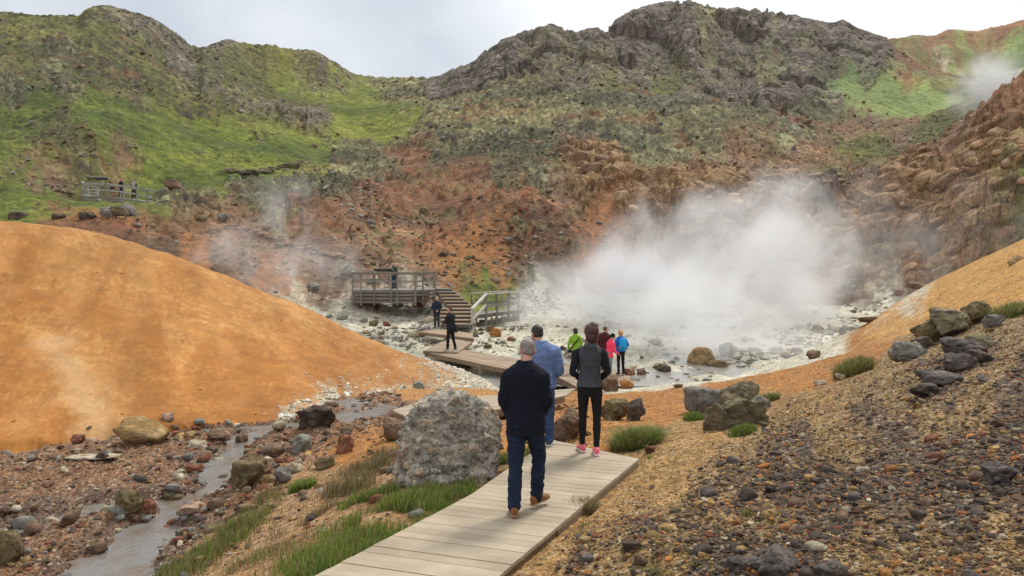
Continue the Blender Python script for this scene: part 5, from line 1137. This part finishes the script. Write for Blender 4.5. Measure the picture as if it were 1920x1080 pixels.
    for s in (-1, 1):
        v, f = ell(hc+Rm@np.array((s*.033, .094, .008)), (.011, .008, .007), 2, Rm); mesh_of('eye', v, f, cloth((.03, .025, .02), .3), root)
    # top garment
    tt = [(z, a, b, c) for z, a, b, c in T if z > hem+.02]; z0 = hem; a0, b0, c0 = (np.interp(z0, [q_[0] for q_ in T], [q_[k] for q_ in T]) for k in (1, 2, 3)); tt = [(z0, a0*1.02, b0*1.04, c0)]+tt
    if not collar: tt = tt[:-1]+[(1.51, T[-1][1]+.006, T[-1][2]+.006, 0)]
    g = .016; tr = [ring((0, cy+sp(z), z), ((rx_*fat+g), 0, 0), (0, ry_*fat**.8+g, 0), 28) for z, rx_, ry_, cy in tt]
    tp = [loft(tr)]; sl_ = []
    aw = arm_w*K
    for s in (-1, 1):
        a, e, w_ = A_[s]; dd = (w_-e)*.97+e; L_b = limb([a+np.array((-s*.03, 0, .0)), a*.9+e*.1, (a+e)/2, e, (e+dd)/2, dd], [.070*aw, .074*aw, .066*aw, .056*aw, .050*aw, .042*aw])
        (sl_ if sleeve else tp).append(L_b)
    if hood: tp.append(ell((0, sp(1.48)-.075, 1.475), (.105, .055, .062), 3, rx(.35))); tp.append(ell((0, sp(1.5)-.03, 1.50), (.092, .075, .040), 3))
    co, fs = solid(tp, voxel, 3, tfold, seed); topo = mesh_of(topname, co, fs, top, root)
    if sleeve:
        for s, L_b in zip((-1, 1), sl_): co, fs = solid([L_b], voxel, 2, .008, seed+9); co = co+np.array((s*.004, 0, 0)); mesh_of('sleeve', co, fs, sleeve, topo)
    # trousers
    lw = legw*K; tp = [loft([ring((0, -.004, z), (rx_, 0, 0), (0, ry_, 0), 28) for z, rx_, ry_ in ((.80, .135*fat, .10), (.86, .172*fat, .122*fat), (.93, .180*fat, .130*fat), (1.0, .165*fat, .118*fat), (1.04, .158*fat, .110*fat))])]
    for s in (-1, 1):
        h_, k_, a_ = Lg[s]; d_ = (a_-k_); end = k_+d_*1.02
        if legw >= .95: rad_ = [.098, .096, .082, .070, .066, .064, .062]
        else: rad_ = [.095, .094, .078, .060, .062, .050, .040]
        tp.append(limb([h_+np.array((0, 0, .02)), h_*.8+k_*.2, h_*.4+k_*.6, k_, k_+d_*.35, k_+d_*.7, end], [q_*lw if legw >= .95 else q_*K for q_ in rad_], 18))
    co, fs = solid(tp, voxel, 3, .010 if legw >= .95 else .004, seed+3, (7, 7, 20)); tro = mesh_of(trname, co, fs, trous, root)
    # shoes
    for s in (-1, 1):
        a_ = Lg[s][2]; pit = legs.get(('p', s), 0); yaw = legs.get(('y', s), -s*.15); Rf = rzm(yaw)@rx(pit)
        def fr(z0, pts): return [ring(a_+Rf@np.array((0, y, z)), Rf@np.array((w_, 0, 0)), Rf@np.array((0, 0, h_))) for y, z, w_, h_ in pts]
        up_ = fr(0, [(-.078, -.045, .020, .022), (-.070, -.04, .036, .042), (-.03, -.030, .043, .052), (.03, -.038, .044, .044), (.09, -.052, .048, .034), (.15, -.062, .042, .024), (.185, -.067, .020, .014)])
        sh_, f_ = solid([loft(up_), limb([a_+np.array((0, 0, .0)), a_+np.array((0, 0, -.03))], [.045*K, .045*K])], .008, 2); so_ = mesh_of('shoe', sh_, f_, cloth(shoe, .7), root)
        lo = fr(0, [(-.084, -.083, .025, .013), (-.06, -.083, .041, .014), (.03, -.083, .040, .013), (.10, -.083, .050, .013), (.17, -.083, .036, .013), (.195, -.082, .016, .010)]); v, f = loft(lo); mesh_of('sole', v, f, cloth(sole, .8), so_)
    # hair
    def E(v, r_): return ell(hc+Rm@np.array(v)*1.06, tuple(q_*1.07 for q_ in r_), 3, Rm)
    hm = hair_mat(haircol)
    if hair == 'buzz': hp = [E((0, -.018, .040), (.0775, .090, .086)), E((0, -.045, .0), (.066, .058, .06))]
    elif hair == 'short': hp = [E((0, -.020, .045), (.082, .094, .088)), E((0, -.048, .0), (.072, .060, .068))]
    elif hair == 'bob': hp = [E((0, -.022, .048), (.098, .108, .104)), E((0, -.050, -.02), (.088, .070, .090)), E((0, -.055, -.075), (.062, .048, .060)), E((.02, -.03, .12), (.06, .07, .05))]
    elif hair == 'long': hp = [E((0, -.020, .045), (.090, .102, .094)), E((0, -.060, -.04), (.085, .058, .10)), E((0, -.068, -.11), (.075, .04, .09))]
    elif hair == 'pony': hp = [E((0, -.020, .045), (.086, .098, .092)), E((0, -.048, .0), (.074, .062, .07)), limb([hc+Rm@np.array(p) for p in ((0, -.09, .05), (.01, -.13, .02), (.01, -.125, -.06), (.0, -.105, -.13))], [.03, .036, .032, .012])]
    elif hair == 'beanie': hp = [E((0, -.016, .048), (.090, .104, .096)), E((0, -.02, .02), (.090, .100, .05))]
    if hair: co, fs = solid(hp, .007, 1, .004 if hair != 'beanie' else .002, seed+5, (30, 30, 14)); mesh_of('hat' if hair == 'beanie' else 'hair', co, fs, cloth(haircol, .95) if hair == 'beanie' else hm, root)
    if glasses:
        v, f = ell(hc+Rm@np.array((0, .098, .010)), (.072, .014, .017), 2, Rm); mesh_of('sunglasses', v, f, cloth((.012, .012, .012), .25), root)
    if extras: extras(root, hc, A_, sp)
    return root
BLACKNAVY = cloth((.0075, .009, .017), .98); JEANS = cloth((.010, .018, .040), .9, 160, .30)
def fpos(px, py, z): return Pz(px, py, z)
def gpos(px, Y, z): return ((px-960)/F*Y, Y, z)
# foreground man
person('grey-haired man in black sweater and dark jeans walking away on the near boardwalk, head bowed', gpos(985, 7.83, .0), rad(-2), 1.78, BLACKNAVY, JEANS, hair='buzz', haircol=(.20, .17, .145), head=(.02, .05, .25), lean=.05, hem=.80, topname='sweater', trname='jeans', fat=1.08,
       arms={('e', -1): (-.232, -.03, 1.14), ('w', -1): (-.18, .13, .97), ('e', 1): (.230, -.03, 1.14), ('w', 1): (.18, .13, .97)}, arm_w=1.02, shw=.165,
       legs={('k', -1): (-.10, -.02, .50), ('a', -1): (-.110, -.17, .105), ('k', 1): (.140, .13, .52), ('a', 1): (.115, .10, .135), ('p', 1): .10, ('y', 1): -.75, ('y', -1): .10}, legw=1.12, shoe=(.24, .10, .04), sole=(.30, .19, .11), seed=11, tfold=.009)
person('dark-haired man in blue sweatshirt walking just ahead of the man in black', gpos(1015, 10.45, .0), rad(-4), 1.66, cloth((.13, .19, .36), .95, 120), cloth((.035, .065, .15), .9, 160, .30), hair='short', haircol=(.016, .011, .009), head=(-.07, .035, .55), lean=.05, hem=.86, topname='sweatshirt', trname='jeans', fat=1.22,
       arms={('e', -1): (-.27, .0, 1.12), ('w', -1): (-.16, .20, 1.02), ('e', 1): (.275, .0, 1.12), ('w', 1): (.20, .18, .98)}, arm_w=1.2, legw=1.1, shoe=(.04, .05, .08), sole=(.55, .55, .55), legs={('k', 1): (.12, .03, .50), ('a', 1): (.115, -.01, .10)}, seed=12, tfold=.013)
PINK = (.72, .16, .20)
person('woman in grey hoodie with black sleeves, black leggings and pink shoes on the boardwalk', gpos(1106, 10.05, .0), rad(-3), 1.70, cloth((.055, .058, .068), .95, 180), cloth((.008, .008, .009), .8), fem=True, hair='bob', haircol=(.060, .017, .016), head=(.025, .012, .1), hem=.93, topname='hoodie', trname='leggings', fat=.96,
       sleeve=cloth((.012, .012, .016), .9), hood=True, arms={('e', -1): (-.238, -.04, 1.14), ('w', -1): (-.13, .17, 1.0), ('e', 1): (.238, -.04, 1.14), ('w', 1): (.13, .17, 1.0)}, arm_w=1.02, shw=.165,
       legs={('k', -1): (-.098, .02, .50), ('a', -1): (-.105, .07, .10), ('k', 1): (.098, .0, .50), ('a', 1): (.085, -.10, .10), ('y', 1): .05, ('y', -1): .25}, legw=.9, shoe=PINK, sole=(.70, .62, .60), seed=13, tfold=.009)
# far group at the end of the long walk
def bag(col, name, pts, rads, flat=.6):
    def f(root, hc, A_, sp):
        v, fs = limb(pts, rads, 14, flat); co, fs = solid([(v, fs)], .012, 2, .004, 5); mesh_of(name, co, fs, cloth(col, .8), root)
    return f
def strap(root, pts, col, w=.022):
    v, f = limb(pts, [w]*len(pts), 10, .4, sub=6); mesh_of('strap', v, f, cloth(col, .8), root)
def ex_green(root, hc, A_, sp):
    strap(root, [(.13, -.02, 1.46), (.12, -.125, 1.36), (.0, -.155, 1.20), (-.14, -.15, 1.02), (-.22, -.06, .90)], (.012, .012, .012))
    v, f = limb([(-.26, .0, .84), (-.20, -.06, .84)], [.07, .07], 12, .6); mesh_of('shoulder_bag', v, f, cloth((.012, .012, .012)), root)
person('woman in lime green hooded jacket with a black strap across her back', gpos(1079, 28.3, zA(1079)+.02), rad(-5), 1.68, cloth((.22, .42, .035), .7), cloth((.03, .04, .075), .9), fem=True, hair='long', haircol=(.022, .014, .010), hem=.90, hood=True, fat=1.12, seed=14, voxel=.015, head=(0, .015, 0), extras=ex_green,
       arms={('e', -1): (-.27, .0, 1.12), ('w', -1): (-.26, .06, .90), ('e', 1): (.25, .02, 1.12), ('w', 1): (.17, .2, .98)})
person('person in maroon top almost hidden behind the woman in the grey hoodie', gpos(1109, 29.2, zA(1106)+.02), rad(10), 1.64, cloth((.16, .05, .075), .9), cloth((.03, .03, .04)), fem=True, hair='long', haircol=(.10, .05, .03), fat=1.1, seed=15, voxel=.016)
person('cropped-haired man in dark maroon jacket behind the person in pink', gpos(1134, 29.4, zA(1133)+.02), rad(-35), 1.72, cloth((.085, .022, .028), .85), cloth((.02, .02, .025)), hair='buzz', haircol=(.07, .04, .025), head=(0, .035, -.4), fat=1.15, seed=16, voxel=.015)
person('person in bright pink hooded jacket, black beanie and grey trousers bending forward', gpos(1142, 28.0, zA(1145)+.02), rad(-62), 1.60, cloth((.85, .06, .13), .7), cloth((.20, .22, .25), .9), fem=True, hair='beanie', haircol=(.012, .012, .012), head=(0, .03, 0), lean=.20, hem=.84, hood=True, fat=1.15, seed=17, voxel=.015,
       arms={('e', -1): (-.23, .10, 1.10), ('w', -1): (-.15, .32, 1.0), ('e', 1): (.24, .10, 1.08), ('w', 1): (.16, .34, .96)}, legw=.96)
def ex_pack(root, hc, A_, sp):
    rr = []
    for z, w_, d_ in ((.98, .10, .05), (1.02, .150, .085), (1.15, .160, .10), (1.30, .155, .09), (1.42, .140, .075), (1.47, .09, .04)): rr.append(ring((0, -.19, z), (w_, 0, 0), (0, d_, 0), 20))
    co, fs = solid([loft(rr)], .012, 2, .005, 8); bp = mesh_of('backpack', co, fs, cloth((.012, .34, .70), .6), root)
    v, f = ell((0, -.285, 1.12), (.105, .04, .09), 3); mesh_of('pocket', v, f, cloth((.01, .25, .55), .6), bp)
    for s in (-1, 1):
        v, f = ell((s*.155, -.19, 1.08), (.035, .06, .08), 3); mesh_of('pocket', v, f, cloth((.20, .24, .26), .7), bp)
        v, f = limb([(s*.09, -.13, 1.44), (s*.12, -.02, 1.50), (s*.13, .13, 1.38), (s*.14, .12, 1.15), (s*.15, -.08, 1.02)], [.02]*5, 8, .5); mesh_of('strap', v, f, cloth((.02, .02, .02)), bp)
person('blonde woman in blue jacket with a sky-blue backpack, rightmost of the group by the mud', gpos(1164, 28.7, zA(1164)+.02), rad(18), 1.70, cloth((.02, .16, .55), .6), cloth((.010, .010, .012), .8), fem=True, hair='pony', haircol=(.50, .30, .11), hem=.92, fat=1.08, seed=18, voxel=.014, head=(0, .01, .1), extras=ex_pack,
       arms={('e', -1): (-.28, .0, 1.14), ('w', -1): (-.18, .18, 1.02), ('e', 1): (.32, .02, 1.16), ('w', 1): (.22, .16, 1.02)}, arm_w=1.15, legw=.96)
# two men at the stairs
def ex_cam(root, hc, A_, sp):
    strap(root, [(-.12, -.02, 1.46), (-.05, -.14, 1.3), (.08, -.15, 1.1), (.19, -.1, .94)], (.02, .02, .02))
    v, f = limb([(.20, -.10, .98), (.22, -.10, .80)], [.085, .095], 14, .7); co, fs = solid([(v, f)], .012, 2); mesh_of('shoulder_bag', co, fs, cloth((.025, .028, .04)), root)
    c = (A_[-1][2]+A_[1][2])/2+np.array((0, .07, .02)); v, f = loft([ring(c+np.array((x_, 0, 0)), (0, .03, 0), (0, 0, .045), 4) for x_ in (-.07, .07)]); cm = mesh_of('camera', v, f, cloth((.02, .02, .02), .4), root, False)
    v, f = limb([c+np.array((0, .02, 0)), c+np.array((0, .09, 0))], [.032, .034], 12); mesh_of('lens', v, f, cloth((.03, .03, .03), .3), cm)
person('man in black jacket with a shoulder bag and white-soled shoes standing on the triangular deck', gpos(845, 31.3, zA(845)+.08), rad(52), 1.80, cloth((.014, .018, .024), .85), cloth((.012, .012, .015), .9), hair='buzz', haircol=(.06, .022, .018), head=(0, .01, .45), fat=1.04, seed=19, voxel=.014, extras=ex_cam,
       arms={('e', -1): (-.25, .10, 1.14), ('w', -1): (-.08, .32, 1.10), ('e', 1): (.25, .08, 1.13), ('w', 1): (.08, .33, 1.09)}, legs={('k', -1): (-.10, .05, .51), ('a', -1): (-.12, .06, .10), ('k', 1): (.11, -.03, .5), ('a', 1): (.12, -.16, .10)}, shoe=(.30, .30, .32), sole=(.6, .6, .6), legw=.98)
person('man in sunglasses and dark navy jacket standing at the foot of the staircase', gpos(819, 39.6, -1.34), rad(168), 1.64, cloth((.020, .028, .055), .9), cloth((.035, .036, .05), .9), hair='buzz', haircol=(.05, .035, .03), head=(0, .0, .35), fat=1.15, seed=20, voxel=.015, glasses=True,
       arms={('e', -1): (-.28, .02, 1.16), ('w', -1): (-.16, .24, 1.04), ('e', 1): (.27, .05, 1.14), ('w', 1): (.20, .30, .98)}, shoe=(.06, .05, .04))
person('man in grey-green jacket and blue jeans leaning on the lower platform railing', gpos(739, 47.3, zd+.01), rad(150), 1.66, cloth((.055, .065, .050), .9), cloth((.035, .06, .11), .9), hair='buzz', haircol=(.10, .035, .028), head=(0, .03, .3), lean=.12, fat=1.15, seed=21, voxel=.017,
       arms={('e', -1): (-.28, .08, 1.16), ('w', -1): (-.2, .3, 1.02), ('e', 1): (.28, .08, 1.16), ('w', 1): (.2, .3, 1.02)})
ux = lambda px: float(np.interp(px, [u[0] for u in U], [u[1] for u in U]))
person('person in pink beanie and black jacket walking along the upper platform', (*P(227, 371, 65.0)[:2], P(227, 370, 64.6)[2]+.03), rad(-110), 1.60, cloth((.016, .016, .02), .9), cloth((.05, .06, .09), .9), fem=True, hair='beanie', haircol=(.65, .07, .30), fat=1.1, seed=22, voxel=.017, hem=.78,
       legs={('k', -1): (-.1, .1, .52), ('a', -1): (-.1, .16, .10), ('k', 1): (.1, .0, .5), ('a', 1): (.1, -.16, .10)})
person('man in pale grey vest over black clothes standing on the upper platform', (*P(251, 374, 65.0)[:2], P(251, 373, 64.7)[2]+.03), rad(170), 1.66, cloth((.34, .34, .37), .9), cloth((.012, .012, .014), .9), hair='buzz', haircol=(.02, .015, .012), fat=1.1, seed=23, voxel=.017, sleeve=cloth((.018, .018, .02)),
       arms={('e', -1): (-.27, .02, 1.16), ('w', -1): (-.2, .2, 1.03), ('e', 1): (.27, .02, 1.16), ('w', 1): (.2, .2, 1.03)}, legs={('k', -1): (-.14, .02, .5), ('a', -1): (-.17, .0, .1), ('k', 1): (.14, .02, .5), ('a', 1): (.17, .0, .1)})

# ============================================================ steam
def steam(name, px, py, Y, rx_, ry_, rz_, dens, sc, thr, label, seed, skew=(0, 0), soft=.35, floor=None, detail=3):
    """ellipsoid of scattering vapour broken up by 3D noise"""
    c = P(px, py, Y); V, Fc = ICO[3]; o = link(name, np_mesh(name, V*1.02, Fc, None)); o.location = c; o.scale = (rx_, ry_, rz_)
    sh = o.data.shape_keys
    m = bpy.data.materials.new(name); m.use_nodes = True; t = m.node_tree; t.nodes.clear(); out = N_(t, 'ShaderNodeOutputMaterial'); pv = N_(t, 'ShaderNodeVolumePrincipled'); t.links.new(pv.outputs[0], out.inputs['Volume'])
    pv.inputs['Color'].default_value = (.92, .935, .96, 1); pv.inputs['Anisotropy'].default_value = .1
    tc = N_(t, 'ShaderNodeTexCoord'); ln = N_(t, 'ShaderNodeVectorMath', operation='LENGTH'); t.links.new(tc.outputs['Object'], ln.inputs[0])
    g = N_(t, 'ShaderNodeNewGeometry'); mp = N_(t, 'ShaderNodeMapping'); mp.inputs['Location'].default_value = (seed*7.3, seed*3.1, seed); mp.inputs['Scale'].default_value = (1, 1, .8); t.links.new(g.outputs['Position'], mp.inputs[0])
    n = nz(t, sc, detail, .6, mp.outputs[0]); n.inputs['Distortion'].default_value = .6
    n0 = nz(t, sc*.38, 2, .5, mp.outputs[0]); nn = mathn(t, 'ADD', mathn(t, 'MULTIPLY', n.outputs[0], .62), mathn(t, 'MULTIPLY', n0.outputs[0], .38))
    edge = mathn(t, 'MULTIPLY', mathn(t, 'POWER', ln.outputs['Value'], 2.2), soft); v = mathn(t, 'SUBTRACT', mathn(t, 'SUBTRACT', nn, edge), thr)
    k = N_(t, 'ShaderNodeMapRange'); k.interpolation_type = 'SMOOTHSTEP'; t.links.new(v, k.inputs[0])
    for i, q_ in enumerate((0, .30, 0, 1)): k.inputs[i+1].default_value = q_
    lim = rng(t, ln.outputs['Value'], .80, 1.0, 1, 0)
    d = mathn(t, 'MULTIPLY', mathn(t, 'MULTIPLY', k.outputs[0], lim), dens); t.links.new(d, pv.inputs['Density'])
    o.data.materials.append(m); o.data.polygons.foreach_set('use_smooth', [True]*len(o.data.polygons))
    m.cycles.volume_step_rate = .5 if max(rx_, rz_) > 6 else 1.0
    tag(o, label, 'steam', None, 'stuff'); return o
steam('steam_cloud', 1390, 620, 36, 8.0, 2.8, 4.2, .58, .38, .345, 'dense low front of the big white steam cloud rising from the hot mud', 1, soft=.22, detail=6)
steam('steam_cloud', 1360, 530, 43, 9.6, 2.8, 6.4, .50, .30, .33, 'big white middle bank of the steam cloud above the hot mud', 12, soft=.23, detail=6)
steam('steam_cloud', 1400, 470, 49, 9.5, 2.8, 6.8, .46, .28, .345, 'rising ragged top of the big steam cloud in front of the brown rocks', 11, soft=.20, detail=6)
steam('steam_cloud', 1120, 575, 44, 8.5, 3.4, 5.4, .50, .28, .36, 'thin steam spreading left of the big cloud over the mud', 2, soft=.20, detail=6)
steam('steam_cloud', 1670, 450, 46, 10.0, 2.6, 5.8, .17, .28, .385, 'wisps of steam drifting across the brown rocky slope', 3, soft=.16, detail=6)
steam('steam_cloud', 1400, 655, 33, 6.5, 2.4, 2.2, .42, .42, .36, 'low steam creeping over the pale mud in front of the big cloud', 9, soft=.2, detail=6)
steam('steam_cloud', 550, 490, 46, 5.4, 2.0, 3.8, .46, .34, .37, 'thin steam plume rising behind the orange mound', 4, soft=.17, detail=6)
steam('steam_cloud', 535, 380, 56, 4.0, 1.8, 3.6, .30, .36, .40, 'faint upper wisp above the plume behind the orange mound', 5, soft=.17, detail=6)
steam('steam_cloud', 1870, 165, 90, 7.5, 3.5, 5.6, .52, .24, .33, 'steam cloud rising behind the brown rocky ridge near the right edge', 6, soft=.2, detail=6)
steam('steam_cloud', 1490, 262, 80, 2.2, 1.6, 3.2, .30, .36, .41, 'tiny isolated wisp on the far green-brown hillside', 7, soft=.2, detail=5)
steam('steam_cloud', 430, 475, 46, 3.6, 1.8, 2.6, .34, .45, .40, 'very faint steam over the brown slope left of the plume', 8, soft=.18, detail=5)
